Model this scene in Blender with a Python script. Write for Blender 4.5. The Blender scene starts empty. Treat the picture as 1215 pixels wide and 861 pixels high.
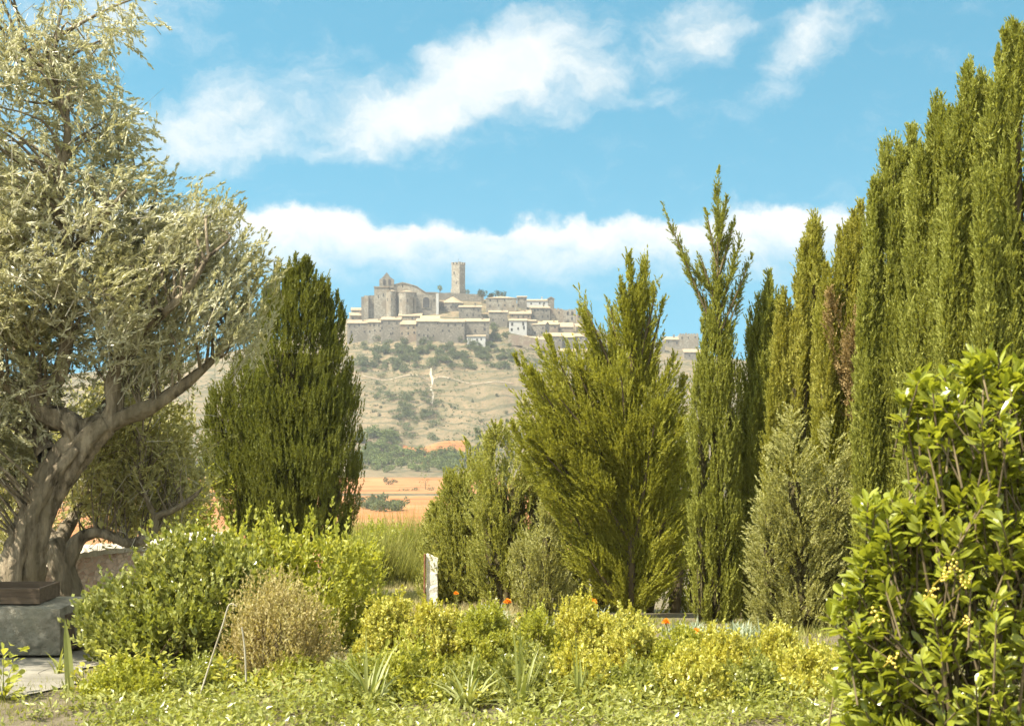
import bpy, math, random
import numpy as np
from mathutils import Vector, Matrix, Euler

R = np.random.default_rng(7)
random.seed(7)
S = bpy.context.scene
COL = S.collection
F = 1669.0            # focal length in photo pixels
HY = 500.0            # horizon row
CX = 607.5
CAMZ = 1.7

# ------------------------------------------------------------------ helpers
def P(px, py, Y):
    return np.array([(px - CX) / F * Y, Y, CAMZ + (HY - py) / F * Y])

def nrm(a):
    return a / np.maximum(np.linalg.norm(a, axis=-1, keepdims=True), 1e-9)

class Geo:
    """collects vertices and faces (triangles / quads) for one mesh"""
    def __init__(self):
        self.v = []; self.f = []; self.n = 0
    def add(self, v, f, m=0):
        v = np.asarray(v, float).reshape(-1, 3); f = np.asarray(f, int)
        self.v.append(v); self.f.append((f + self.n, m)); self.n += len(v)
    def build(self, name, mats, parent=None, smooth=False):
        me = bpy.data.meshes.new(name)
        v = np.concatenate(self.v).astype(np.float32)
        idx = np.concatenate([f.ravel() for f, m in self.f]).astype(np.int32)
        tot = np.concatenate([np.full(len(f), f.shape[1]) for f, m in self.f]).astype(np.int32)
        mi = np.concatenate([np.full(len(f), m) for f, m in self.f]).astype(np.int32)
        st = np.concatenate([[0], np.cumsum(tot)[:-1]]).astype(np.int32)
        me.vertices.add(len(v)); me.vertices.foreach_set('co', v.ravel())
        me.loops.add(len(idx)); me.loops.foreach_set('vertex_index', idx)
        me.polygons.add(len(tot)); me.polygons.foreach_set('loop_start', st)
        me.polygons.foreach_set('loop_total', tot)
        me.polygons.foreach_set('material_index', mi)
        me.polygons.foreach_set('use_smooth', np.full(len(tot), bool(smooth)))
        me.update(calc_edges=True)
        for m in (mats if isinstance(mats, (list, tuple)) else [mats]):
            me.materials.append(m)
        o = bpy.data.objects.new(name, me); COL.objects.link(o)
        if parent is not None:
            o.parent = parent
            o.matrix_parent_inverse = Matrix.Translation(-Vector(parent.location)) if parent.rotation_euler.z == 0 else o.matrix_parent_inverse
        return o

def tag(o, label, cat, group=None):
    o['label'] = label; o['category'] = cat
    if group: o['group'] = group
    return o

def empty(name, loc, label, cat, group=None, rz=0.0):
    o = bpy.data.objects.new(name, None); COL.objects.link(o)
    o.empty_display_size = 0.3
    o.location = tuple(float(c) for c in loc); o.rotation_euler = (0, 0, rz)
    return tag(o, label, cat, group)

def struct(o, kind='structure'):
    o['kind'] = kind; return o

def box(g, c, s, m=0, rot=None, jit=0.0):
    c = np.array(c, float); s = np.array(s, float) / 2
    v = np.array([[x, y, z] for x in (-1, 1) for y in (-1, 1) for z in (-1, 1)], float) * s
    if jit: v += R.normal(0, jit, v.shape)
    if rot is not None: v = v @ np.array(rot).T
    g.add(v + c, [[0, 1, 3, 2], [4, 6, 7, 5], [0, 4, 5, 1], [2, 3, 7, 6], [0, 2, 6, 4], [1, 5, 7, 3]], m)

def prism(g, poly, z0, z1, m=0, top=True):
    n = len(poly)
    v = [(x, y, z0) for x, y in poly] + [(x, y, z1) for x, y in poly]
    g.add(v, [[i, (i + 1) % n, n + (i + 1) % n, n + i] for i in range(n)], m)
    if top:
        c = np.mean(np.array(poly), axis=0)
        v = [(x, y, z1) for x, y in poly] + [(c[0], c[1], z1)]
        g.add(v, [[i, (i + 1) % n, n] for i in range(n)], m)

def cone(g, poly, z0, z1, apex, m=0):
    n = len(poly)
    v = [(x, y, z0) for x, y in poly] + [(apex[0], apex[1], z1)]
    g.add(v, [[i, (i + 1) % n, n] for i in range(n)], m)

def smoothpath(pts, rad, k=8):
    pts = np.array(pts, float); rad = np.array(rad, float)
    n = len(pts)
    if n < 3:
        t = np.linspace(0, 1, k)[:, None]
        return pts[0] * (1 - t) + pts[-1] * t, np.interp(t[:, 0], [0, 1], [rad[0], rad[-1]])
    out = []; ro = []
    for i in range(n - 1):
        p0 = pts[max(i - 1, 0)]; p1 = pts[i]; p2 = pts[i + 1]; p3 = pts[min(i + 2, n - 1)]
        for t in np.linspace(0, 1, k, endpoint=(i == n - 2)):
            out.append(.5 * ((2 * p1) + (-p0 + p2) * t + (2 * p0 - 5 * p1 + 4 * p2 - p3) * t * t + (-p0 + 3 * p1 - 3 * p2 + p3) * t ** 3))
            ro.append(rad[i] * (1 - t) + rad[i + 1] * t)
    return np.array(out), np.array(ro)

def tube(g, pts, rad, ns=8, k=6, m=0, gnarl=0.0, twist=0.0, ridges=5, cap=True):
    p, r = smoothpath(pts, rad, k)
    d = nrm(np.gradient(p, axis=0))
    ref = np.array([0.13, 0.97, 0.2])
    a = nrm(np.cross(d, ref)); b = np.cross(d, a)
    th = np.linspace(0, 2 * np.pi, ns, endpoint=False)
    L = np.concatenate([[0], np.cumsum(np.linalg.norm(np.diff(p, axis=0), axis=1))])
    ph = R.random(4) * 6.28
    T = th[None, :] + twist * L[:, None]
    rr = r[:, None] * (1 + gnarl * (np.sin(ridges * T + ph[0]) * .45 + np.sin((ridges * 2 - 1) * T + 3.1 * L[:, None] + ph[1]) * .22
                                   + np.sin(2 * th[None, :] + 4.3 * L[:, None] / max(r.max(), .01) * .35 + ph[2]) * .35)
                       + gnarl * .25 * R.normal(0, .35, (len(p), ns)))
    v = p[:, None, :] + a[:, None, :] * (np.cos(th) * rr)[..., None] + b[:, None, :] * (np.sin(th) * rr)[..., None]
    n = len(p)
    i, j = np.meshgrid(np.arange(n - 1), np.arange(ns), indexing='ij')
    j2 = (j + 1) % ns
    f = np.stack([i * ns + j, i * ns + j2, (i + 1) * ns + j2, (i + 1) * ns + j], -1).reshape(-1, 4)
    g.add(v, f, m)
    if cap:
        vv = np.concatenate([v[-1], p[-1:] + d[-1:] * r[-1] * .5])
        g.add(vv, [[q, (q + 1) % ns, ns] for q in range(ns)], m)

def leaves(g, pos, d, L, W, shape='diamond', m=0, up=None):
    """leaf blades at pos pointing along d"""
    n = len(pos); d = nrm(d)
    rnd = R.normal(size=(n, 3)) if up is None else up + R.normal(0, .45, (n, 3))
    w = nrm(np.cross(d, rnd)); nn = np.cross(w, d)
    L = np.broadcast_to(L, n)[:, None]; W = np.broadcast_to(W, n)[:, None]
    k = np.arange(n)[:, None]
    if shape == 'tri':
        v = np.stack([pos - w * W / 2, pos + w * W / 2, pos + d * L], 1)
        g.add(v, k * 3 + np.array([[0, 1, 2]]), m)
    elif shape == 'diamond':
        v = np.stack([pos, pos + d * L * .45 + w * W / 2 + nn * W * .12, pos + d * L, pos + d * L * .45 - w * W / 2 + nn * W * .12], 1)
        g.add(v, k * 4 + np.array([[0, 1, 2, 3]]), m)
    else:  # 'full': an obovate blade folded along its midrib and curving back
        def at(t, s, lift): return pos + d * L * t + w * W * s + nn * (W * lift - L * .18 * t * t)
        v = np.stack([at(0, 0, 0), at(.3, .3, .08), at(.3, 0, 0), at(.3, -.3, .08),
                      at(.68, .5, .12), at(.68, 0, 0), at(.68, -.5, .12), at(.9, .3, .06), at(.9, 0, 0), at(.9, -.3, .06), at(1, 0, 0)], 1)
        b = k * 11
        q = np.array([[1, 4, 5, 2], [2, 5, 6, 3], [4, 7, 8, 5], [5, 8, 9, 6]])
        t = np.array([[0, 1, 2], [0, 2, 3], [7, 10, 8], [8, 10, 9]])
        v = v.reshape(-1, 3)
        f4 = (b[:, :, None] + q[None]).reshape(-1, 4)
        f3 = (b[:, :, None] + t[None]).reshape(-1, 3)
        g.add(v, f4, m)
        g.f.append((f3 + g.n - len(v), m))

def perp(d):
    a = R.normal(size=d.shape)
    return nrm(a - (a * d).sum(-1, keepdims=True) * d)

def plumes(g, base, d, L, nl, ll, lw, spread=.6, shape='tri', m=0, curve=0.15, tmin=0.0):
    """feathery shoots: many small leaves along each axis, shorter towards the tip"""
    N = len(base); d = nrm(d)
    t = tmin + (1 - tmin) * R.random((N, nl)) ** .75
    L = np.broadcast_to(L, N)
    D = np.repeat(d[:, None, :], nl, 1)
    ra = perp(D.reshape(-1, 3)).reshape(N, nl, 3)
    ax = base[:, None, :] + D * (L[:, None] * t)[..., None]
    ax[..., 2] += curve * L[:, None] * t * t
    ld = D + ra * (spread * (1.15 - .6 * t) * R.uniform(.5, 1.3, (N, nl)))[..., None]
    ll_ = ll * (1.2 - .6 * t) * R.uniform(.7, 1.3, (N, nl))
    leaves(g, ax.reshape(-1, 3), ld.reshape(-1, 3), ll_.ravel(), lw * R.uniform(.8, 1.2, N * nl), shape, m)

# ------------------------------------------------------------------ materials
def newmat(name):
    m = bpy.data.materials.new(name); m.use_nodes = True
    nt = m.node_tree; nt.nodes.clear()
    out = nt.nodes.new('ShaderNodeOutputMaterial')
    return m, nt, out

def N(nt, typ, **kw):
    n = nt.nodes.new(typ)
    for k, v in kw.items():
        if k.startswith('i_'):
            n.inputs[k[2:].replace('_', ' ')].default_value = v
        else: setattr(n, k, v)
    return n

def mixc(nt, fac, a, b, mode='MIX'):
    n = nt.nodes.new('ShaderNodeMix'); n.data_type = 'RGBA'; n.blend_type = mode
    for sock, val in ((0, fac), (6, a), (7, b)):
        if isinstance(val, bpy.types.NodeSocket): nt.links.new(val, n.inputs[sock])
        elif sock == 0: n.inputs[0].default_value = val
        else: n.inputs[sock].default_value = (*val, 1)
    return n.outputs[2]

def ramp(nt, fac, stops, interp='LINEAR'):
    n = nt.nodes.new('ShaderNodeValToRGB'); n.color_ramp.interpolation = interp
    el = n.color_ramp.elements
    while len(el) < len(stops): el.new(.5)
    for e, (p, c) in zip(el, stops):
        e.position = p; e.color = (*c, 1) if len(c) == 3 else c
    nt.links.new(fac, n.inputs[0]); return n.outputs[0]

def noise(nt, scale, detail=4, rough=.55, vec=None, out='Fac', dist=0.0):
    n = N(nt, 'ShaderNodeTexNoise'); n.inputs['Scale'].default_value = scale
    n.inputs['Detail'].default_value = detail; n.inputs['Roughness'].default_value = rough
    n.inputs['Distortion'].default_value = dist
    if vec is None:
        tc = N(nt, 'ShaderNodeTexCoord'); vec = tc.outputs['Object']
    nt.links.new(vec, n.inputs['Vector'])
    return n.outputs[out]

def leafmat(name, c1, c2, c3, trans=.35, rough=.5, spec=.4, nscale=1.6, tr_tint=(1.15, 1.1, .6)):
    m, nt, out = newmat(name)
    geo = N(nt, 'ShaderNodeNewGeometry')
    col = mixc(nt, geo.outputs['Random Per Island'], c1, c2)
    nz = noise(nt, nscale, 2)
    f = ramp(nt, nz, [(.4, (0, 0, 0)), (.65, (1, 1, 1))])
    col = mixc(nt, f, col, c3)
    b = N(nt, 'ShaderNodeBsdfPrincipled'); b.inputs['Roughness'].default_value = rough
    b.inputs['Specular IOR Level'].default_value = spec
    nt.links.new(col, b.inputs['Base Color'])
    t = N(nt, 'ShaderNodeBsdfTranslucent')
    nt.links.new(mixc(nt, 1.0, col, tr_tint, 'MULTIPLY'), t.inputs['Color'])
    mx = N(nt, 'ShaderNodeMixShader'); mx.inputs[0].default_value = trans
    nt.links.new(b.outputs[0], mx.inputs[1]); nt.links.new(t.outputs[0], mx.inputs[2])
    nt.links.new(mx.outputs[0], out.inputs[0])
    return m

def surf(name, c1, c2, scale=3.0, rough=.9, bump=0.0, bscale=None, c3=None, stretch=None, detail=6, spec=.2):
    m, nt, out = newmat(name)
    tc = N(nt, 'ShaderNodeTexCoord'); vec = tc.outputs['Object']
    if stretch:
        mp = N(nt, 'ShaderNodeMapping'); mp.inputs['Scale'].default_value = stretch
        nt.links.new(vec, mp.inputs['Vector']); vec = mp.outputs[0]
    nz = noise(nt, scale, detail, .65, vec)
    col = mixc(nt, ramp(nt, nz, [(.35, (0, 0, 0)), (.65, (1, 1, 1))]), c1, c2)
    if c3:
        n2 = noise(nt, scale * .23, 4, .6, vec)
        col = mixc(nt, ramp(nt, n2, [(.48, (0, 0, 0)), (.62, (1, 1, 1))]), col, c3)
    b = N(nt, 'ShaderNodeBsdfPrincipled'); b.inputs['Roughness'].default_value = rough
    b.inputs['Specular IOR Level'].default_value = spec
    nt.links.new(col, b.inputs['Base Color'])
    if bump:
        bp = N(nt, 'ShaderNodeBump'); bp.inputs['Strength'].default_value = bump
        bp.inputs['Distance'].default_value = .05
        nt.links.new(noise(nt, bscale or scale * 2, 6, .7, vec), bp.inputs['Height'])
        nt.links.new(bp.outputs[0], b.inputs['Normal'])
    nt.links.new(b.outputs[0], out.inputs[0])
    return m

M = {}
M['olive'] = leafmat('olive_leaf', (.29, .275, .13), (.73, .70, .52), (.40, .375, .18), .38, .34, .6, 1.3, (1.05, 1.05, .75))
M['olive2'] = leafmat('olive_leaf_far', (.29, .285, .095), (.58, .54, .27), (.39, .36, .11), .45, .45, .5, 1.0)
M['cyp_dark'] = leafmat('dark_cypress_leaf', (.118, .136, .023), (.235, .245, .044), (.16, .168, .028), .4, .6, .25, 1.2)
M['cyp'] = leafmat('cypress_leaf', (.205, .22, .042), (.41, .41, .086), (.28, .29, .055), .4, .6, .25, 1.4)
M['cyp2'] = leafmat('golden_cypress_leaf', (.235, .235, .034), (.46, .42, .09), (.32, .31, .05), .4, .6, .25, 1.6)
M['cyp_brown'] = leafmat('dead_cypress_leaf', (.26, .18, .07), (.42, .31, .14), (.31, .22, .09), .2, .8, .1, 1.5)
M['cyp_silver'] = leafmat('silver_cypress_leaf', (.27, .275, .08), (.54, .52, .23), (.36, .35, .12), .4, .6, .25, 1.8)
M['jun'] = leafmat('juniper_leaf', (.22, .23, .03), (.46, .44, .075), (.31, .31, .043), .42, .6, .25, 1.1)
M['pale'] = leafmat('pale_conifer_leaf', (.24, .26, .055), (.52, .50, .16), (.33, .33, .07), .42, .6, .25, 1.4)
M['privet'] = leafmat('privet_leaf', (.18, .20, .03), (.46, .46, .15), (.25, .27, .046), .42, .3, .6, 2.2)
M['lime'] = leafmat('lime_leaf', (.25, .28, .038), (.54, .52, .11), (.36, .37, .05), .48, .4, .5, 2.0)
M['euon'] = leafmat('golden_leaf', (.26, .28, .04), (.72, .66, .18), (.46, .42, .05), .38, .35, .5, 2.6)
M['twig_leaf'] = leafmat('russet_leaf', (.28, .24, .085), (.60, .52, .25), (.36, .28, .11), .4, .5, .3, 2.4)
M['grey_leaf'] = leafmat('grey_leaf', (.22, .26, .17), (.42, .46, .34), (.28, .32, .2), .25, .5, .3, 2.0)
M['strap'] = leafmat('strap_leaf', (.15, .19, .04), (.40, .40, .16), (.22, .24, .06), .35, .4, .4, 2.0)
M['laurel'] = leafmat('glossy_leaf', (.19, .23, .024), (.42, .43, .055), (.285, .31, .034), .45, .28, .7, 3.0)
M['grass'] = leafmat('grass_blade', (.17, .20, .04), (.36, .33, .11), (.25, .25, .05), .35, .6, .2, .6)
M['dry_grass'] = leafmat('dry_grass_blade', (.36, .30, .14), (.52, .44, .22), (.34, .31, .12), .3, .7, .2, .6)
M['scrub'] = leafmat('scrub_leaf', (0.081, 0.104, 0.043), (0.162, 0.180, 0.081), (0.114, 0.138, 0.057), .2, .8, .1, .05)
M['scrub2'] = leafmat('valley_leaf', (0.095, 0.133, 0.043), (0.190, 0.218, 0.071), (0.133, 0.162, 0.052), .2, .8, .1, .05)
M['pine'] = leafmat('pine_leaf', (0.043, 0.062, 0.028), (0.085, 0.104, 0.043), (0.057, 0.076, 0.033), .15, .8, .1, .1)
M['bark'] = surf('olive_bark', (.062, .048, .029), (.40, .325, .22), 12, .95, 1.0, 20, (.21, .17, .105), (1, 1, .2))
M['twig'] = surf('pale_twig', (.30, .26, .18), (.46, .42, .32), 8, .9)
M['stem'] = surf('brown_stem', (.085, .065, .035), (.17, .13, .07), 8, .9)
M['inner'] = surf('dry_twigs_inner_shade', (.05, .042, .018), (.12, .10, .04), 14, .95, .8, 30)  # dry twig brown, darkened so the core reads as shade inside crowns
M['green_stem'] = surf('green_stem', (.13, .15, .04), (.22, .22, .06), 8, .8)
M['petal'] = leafmat('orange_petal', (.82, .30, .025), (.95, .44, .05), (.9, .36, .03), .3, .5, .2, 5)
M['petal_y'] = leafmat('yellow_petal', (.75, .55, .04), (.9, .68, .06), (.85, .6, .05), .3, .5, .2, 5)
M['berry'] = surf('ochre_berry', (.62, .46, .06), (.75, .58, .12), 30, .4, spec=.5)
M['stone'] = surf('village_stone', (0.103, 0.090, 0.067), (0.257, 0.227, 0.174), .9, .95, .9, 2.6, (0.150, 0.132, 0.100))
M['stone_l'] = surf('pale_stone', (0.154, 0.134, 0.100), (0.335, 0.298, 0.227), .9, .95, .9, 2.6, (0.200, 0.163, 0.114))
M['stone_t'] = surf('tan_stone', (0.161, 0.127, 0.084), (0.347, 0.287, 0.198), .9, .95, .9, 2.6, (0.218, 0.158, 0.109))
M['white'] = surf('whitewash', (0.384, 0.372, 0.335), (0.470, 0.458, 0.421), .4, .9)
M['tile'] = surf('clay_tile', (0.235, 0.170, 0.101), (0.352, 0.283, 0.187), .8, .95, .4, 2.5, (0.288, 0.213, 0.123))
M['tile_y'] = surf('ochre_tile', (0.310, 0.245, 0.117), (0.395, 0.330, 0.187), .8, .95)
M['pane'] = surf('dark_opening', (.035, .033, .03), (.06, .055, .05), 2, .6)
M['iron'] = surf('dark_iron', (.05, .045, .04), (.09, .075, .06), 6, .7)
M['rust'] = surf('rusty_iron', (.16, .06, .035), (.27, .12, .07), 20, .8)
M['garden_stone'] = surf('grey_block_stone', (.20, .18, .13), (.40, .36, .28), 14, .95, 1.0, 30, (.30, .275, .20))
M['box_wood'] = surf('weathered_wood', (.085, .06, .04), (.16, .115, .075), 5, .85, .4, 20, None, (.4, 4, 6))
M['coping'] = surf('pale_coping', (0.384, 0.336, 0.264), (0.528, 0.480, 0.384), 8, .9, .5, 20)
M['post'] = surf('whitewashed_post', (.66, .62, .52), (.80, .76, .67), 7, .85, .4, 25, (.62, .56, .44))

def rubble_mat():
    m, nt, out = newmat('pink_rubble')
    tc = N(nt, 'ShaderNodeTexCoord')
    mp = N(nt, 'ShaderNodeMapping'); mp.inputs['Scale'].default_value = (1, 1, 1.35)
    nt.links.new(tc.outputs['Object'], mp.inputs[0])
    vo = N(nt, 'ShaderNodeTexVoronoi'); vo.inputs['Scale'].default_value = 17
    nt.links.new(mp.outputs[0], vo.inputs['Vector'])
    sep = N(nt, 'ShaderNodeSeparateColor'); nt.links.new(vo.outputs['Color'], sep.inputs[0])
    c = ramp(nt, sep.outputs[0], [(0, (0.442, 0.312, 0.247)), (.35, (0.650, 0.494, 0.390)), (.6, (0.390, 0.260, 0.195)), (1, (0.754, 0.624, 0.494))])
    vd = N(nt, 'ShaderNodeTexVoronoi'); vd.feature = 'DISTANCE_TO_EDGE'; vd.inputs['Scale'].default_value = 17
    nt.links.new(mp.outputs[0], vd.inputs['Vector'])
    e = ramp(nt, vd.outputs['Distance'], [(0, (0, 0, 0)), (.12, (1, 1, 1))])
    c = mixc(nt, e, (0.494, 0.403, 0.325), c)
    b = N(nt, 'ShaderNodeBsdfPrincipled'); b.inputs['Roughness'].default_value = .95
    nt.links.new(c, b.inputs['Base Color'])
    bp = N(nt, 'ShaderNodeBump'); bp.inputs['Strength'].default_value = .6; bp.inputs['Distance'].default_value = .015
    nt.links.new(e, bp.inputs['Height']); nt.links.new(bp.outputs[0], b.inputs['Normal'])
    nt.links.new(b.outputs[0], out.inputs[0]); return m
M['rubble'] = rubble_mat()

def hill_mat():
    m, nt, out = newmat('dry_hillside')
    tc = N(nt, 'ShaderNodeTexCoord'); o = tc.outputs['Object']
    n1 = noise(nt, .035, 6, .6, o); n2 = noise(nt, .22, 5, .7, o); n3 = noise(nt, 1.1, 3, .7, o)
    c = mixc(nt, ramp(nt, n1, [(.38, (0, 0, 0)), (.62, (1, 1, 1))]), (.150, .115, .066), (.195, .145, .085))
    c = mixc(nt, ramp(nt, n2, [(.45, (0, 0, 0)), (.60, (1, 1, 1))]), c, (.105, .092, .048))
    c = mixc(nt, ramp(nt, n3, [(.52, (0, 0, 0)), (.66, (1, 1, 1))]), c, (.12, .108, .065))
    # old terrace ledges running round the hill
    sx = N(nt, 'ShaderNodeSeparateXYZ'); nt.links.new(o, sx.inputs[0])
    ma = N(nt, 'ShaderNodeMath', operation='MULTIPLY_ADD'); nt.links.new(noise(nt, .03, 3, .5, o), ma.inputs[0])
    ma.inputs[1].default_value = 16; nt.links.new(sx.outputs[2], ma.inputs[2])
    sn = N(nt, 'ShaderNodeMath', operation='SINE')
    mu = N(nt, 'ShaderNodeMath', operation='MULTIPLY'); nt.links.new(ma.outputs[0], mu.inputs[0]); mu.inputs[1].default_value = 1.5
    nt.links.new(mu.outputs[0], sn.inputs[0])
    mr = N(nt, 'ShaderNodeMath', operation='MULTIPLY_ADD'); nt.links.new(sn.outputs[0], mr.inputs[0]); mr.inputs[1].default_value = .5; mr.inputs[2].default_value = .5
    c = mixc(nt, ramp(nt, mr.outputs[0], [(.80, (0, 0, 0)), (.95, (.85, .85, .85))]), c, (.085, .08, .046))
    b = N(nt, 'ShaderNodeBsdfPrincipled'); b.inputs['Roughness'].default_value = .95; b.inputs['Specular IOR Level'].default_value = .1
    nt.links.new(c, b.inputs['Base Color'])
    bp = N(nt, 'ShaderNodeBump'); bp.inputs['Strength'].default_value = .9; bp.inputs['Distance'].default_value = 1.2
    nt.links.new(n2, bp.inputs['Height']); nt.links.new(bp.outputs[0], b.inputs['Normal'])
    nt.links.new(b.outputs[0], out.inputs[0]); return m
M['hill'] = hill_mat()

def field_mat():
    m, nt, out = newmat('ploughed_red_soil')
    tc = N(nt, 'ShaderNodeTexCoord'); o = tc.outputs['Object']
    mp = N(nt, 'ShaderNodeMapping'); mp.inputs['Scale'].default_value = (.01, .1, 1); mp.inputs['Rotation'].default_value = (0, 0, .06)
    nt.links.new(o, mp.inputs[0])
    n1 = noise(nt, 1.0, 6, .65, mp.outputs[0]); n2 = noise(nt, .05, 5, .6, o)
    c = mixc(nt, ramp(nt, n1, [(.38, (0, 0, 0)), (.6, (1, 1, 1))]), (.22, .085, .031), (.33, .142, .052))
    c = mixc(nt, ramp(nt, n2, [(.45, (0, 0, 0)), (.62, (1, 1, 1))]), c, (.33, .172, .072))
    b = N(nt, 'ShaderNodeBsdfPrincipled'); b.inputs['Roughness'].default_value = .95; b.inputs['Specular IOR Level'].default_value = .1
    nt.links.new(c, b.inputs['Base Color']); nt.links.new(b.outputs[0], out.inputs[0]); return m
M['field'] = field_mat()
M['soil'] = surf('garden_soil', (0.119, 0.095, 0.059), (0.231, 0.193, 0.126), 5, .95, .9, 22, (0.168, 0.150, 0.077))
M['paving'] = surf('worn_paving', (0.182, 0.164, 0.130), (0.280, 0.256, 0.203), 4, .9, .5, 18, (0.154, 0.140, 0.105))

# ------------------------------------------------------------------ terrain
NY = np.array([-200, 9, 12, 15, 20, 30, 45, 70, 110, 140, 590, 600, 640, 660, 680, 700, 720, 750, 770, 790, 810, 830, 850, 870, 930, 1050, 1400, 6000])
def _pz(py, Y): return CAMZ + (HY - py) / F * Y
NZ = np.array([0, 0, -.15, -.5, -1.0, -1.5, -5, -12, -20, -22, -22, -22, _pz(556, 640), _pz(545, 660), _pz(527, 680), _pz(500, 700), _pz(470, 720),
               _pz(430, 750), _pz(408, 770), _pz(395, 790), _pz(380, 810), _pz(362, 830), _pz(353, 850), _pz(353, 860), 66, 40, -10, -22])
SPX = np.array([-900, 0, 200, 300, 380, 414, 440, 470, 520, 600, 625, 655, 690, 720, 800, 830, 900, 1300, 2400])
SV = np.array([.35, .50, .58, .70, .80, .875, .905, .95, 1.0, .985, .945, .90, .845, .775, .69, .66, .60, .5, .3])
def gz(x, Y):
    x = np.asarray(x, float); Y = np.asarray(Y, float)
    z = np.interp(Y, NY, NZ)
    px = CX + F * x / np.maximum(Y, 50)
    h = np.maximum(z + 22, 0)
    z = np.where(Y > 500, -22 + h * np.interp(px, SPX, SV), z)
    k = np.clip((Y - 620) / 60, 0, 1) * np.clip((900 - Y) / 60, 0, 1) * np.clip((800 - Y) / 60, .15, 1)
    z = z + k * (1.6 * np.sin(x * .06 + Y * .02) + 1.1 * np.sin(x * .131 - Y * .05 + 1) + .6 * np.sin(x * .31 + Y * .11))
    gully = np.exp(-((px - 512 - 6 * np.sin(Y * .09)) / 6) ** 2) * np.clip((765 - Y) / 30, 0, 1) * np.clip((Y - 690) / 20, 0, 1)
    return z - 2.2 * gully
def depth_for(px, py, lo=560, hi=858):
    Ys = np.arange(lo, hi, 1.0)
    x = (px - CX) / F * Ys
    pr = HY - (gz(x, Ys) - CAMZ) / Ys * F
    ok = np.where(pr <= py)[0]
    return float(Ys[ok[0]]) if len(ok) else hi
def floor_depth(px, py):
    """distance at which the near ground is seen at row py"""
    Ys = np.arange(4, 40, .02)
    pr = HY - (gz(np.zeros_like(Ys), Ys) - CAMZ) / Ys * F
    return float(Ys[np.argmin(abs(pr - py))])

def sheet(name, rows, us, mat, lift=0.0, xf=None):
    g = Geo(); Y = np.array(rows, float); U = np.array(us, float)
    YY, UU = np.meshgrid(Y, U, indexing='ij')
    X = UU * np.maximum(YY, 40) if xf is None else xf(UU, YY)
    Z = gz(X, YY) + lift
    n, m_ = YY.shape
    i, j = np.meshgrid(np.arange(n - 1), np.arange(m_ - 1), indexing='ij')
    f = np.stack([i * m_ + j, i * m_ + j + 1, (i + 1) * m_ + j + 1, (i + 1) * m_ + j], -1).reshape(-1, 4)
    g.add(np.stack([X, YY, Z], -1), f)
    return struct(g.build(name, mat, smooth=True))
us = np.concatenate([np.linspace(-1.6, -.45, 24)[:-1], np.arange(-.45, .45, .0032), np.linspace(.45, 1.6, 24)])
rows_near = np.concatenate([np.arange(-60, 6, 6), np.arange(6, 30.1, .5)])
rows_far = np.concatenate([np.arange(30, 140, 4), np.arange(140, 580, 20), np.arange(580, 900, 3), np.geomspace(900, 5900, 24)])
sheet('garden_ground', rows_near, us, M['soil'])
sheet('hillside', rows_far, us, M['hill'])
sheet('red_field', np.arange(225, 452, 6), np.linspace(-.34, .06, 60), M['field'], .12)
sheet('upper_red_field', np.arange(462, 596, 6), np.linspace(-.34, .02, 60), M['field'], .12)
def patch(name, px0, px1, py0, py1, mat, lift=.35):
    Y0 = depth_for((px0 + px1) / 2, py1); Y1 = depth_for((px0 + px1) / 2, py0)
    return sheet(name, np.linspace(Y0, Y1, 12), np.linspace((px0 - CX) / F, (px1 - CX) / F, 24), mat, lift,
                 xf=lambda u, y: u * y)
patch('terrace_field', 478, 552, 527, 541, M['field'])
patch('lower_terrace_field', 500, 575, 546, 552, M['field'])
# pale track cut across the slope and the white scar of the ravine
def ribbon(name, pts, w, mat, lift):
    g = Geo(); xs = []
    for px, py in pts:
        Y = depth_for(px, py); xs.append(((px - CX) / F * Y, Y))
    p, _ = smoothpath([(x, y, 0) for x, y in xs], [1] * len(xs), 8)
    d = nrm(np.gradient(p, axis=0)); s = np.stack([-d[:, 1], d[:, 0], 0 * d[:, 0]], 1)
    wv = w * R.uniform(.6, 1.3, len(p))[:, None]
    a = p + s * wv / 2; b = p - s * wv / 2
    for q in (a, b): q[:, 2] = gz(q[:, 0], q[:, 1]) + lift
    v = np.stack([a, b], 1).reshape(-1, 3); n = len(p)
    g.add(v, [[2 * i, 2 * i + 1, 2 * i + 3, 2 * i + 2] for i in range(n - 1)])
    return struct(g.build(name, mat))
M['chalk'] = surf('pale_earth', (0.284, 0.237, 0.170), (0.351, 0.310, 0.237), .5, .95)
ribbon('ravine', [(512, 438), (511, 446), (513, 454), (511, 462), (514, 470), (512, 480)], 1.1, M['chalk'], .4)
ribbon('hill_track', [(430, 446), (470, 449), (505, 450), (545, 453), (580, 455), (610, 456)], .7, M['stone_t'], .25)
# paved patch under the olive trees
g = Geo(); yy = np.linspace(8.6, 12.6, 24); xx = np.linspace(-5.2, -2.95, 24)
XX, YY = np.meshgrid(xx, yy, indexing='xy')
XX = XX + (XX > -3.2) * .12 * np.sin(YY * 5)
i, j = np.meshgrid(np.arange(23), np.arange(23), indexing='ij')
g.add(np.stack([XX, YY, gz(XX, YY) + .012], -1), np.stack([i * 24 + j, i * 24 + j + 1, (i + 1) * 24 + j + 1, (i + 1) * 24 + j], -1).reshape(-1, 4))
struct(g.build('paving', M['paving'], smooth=True))

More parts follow.
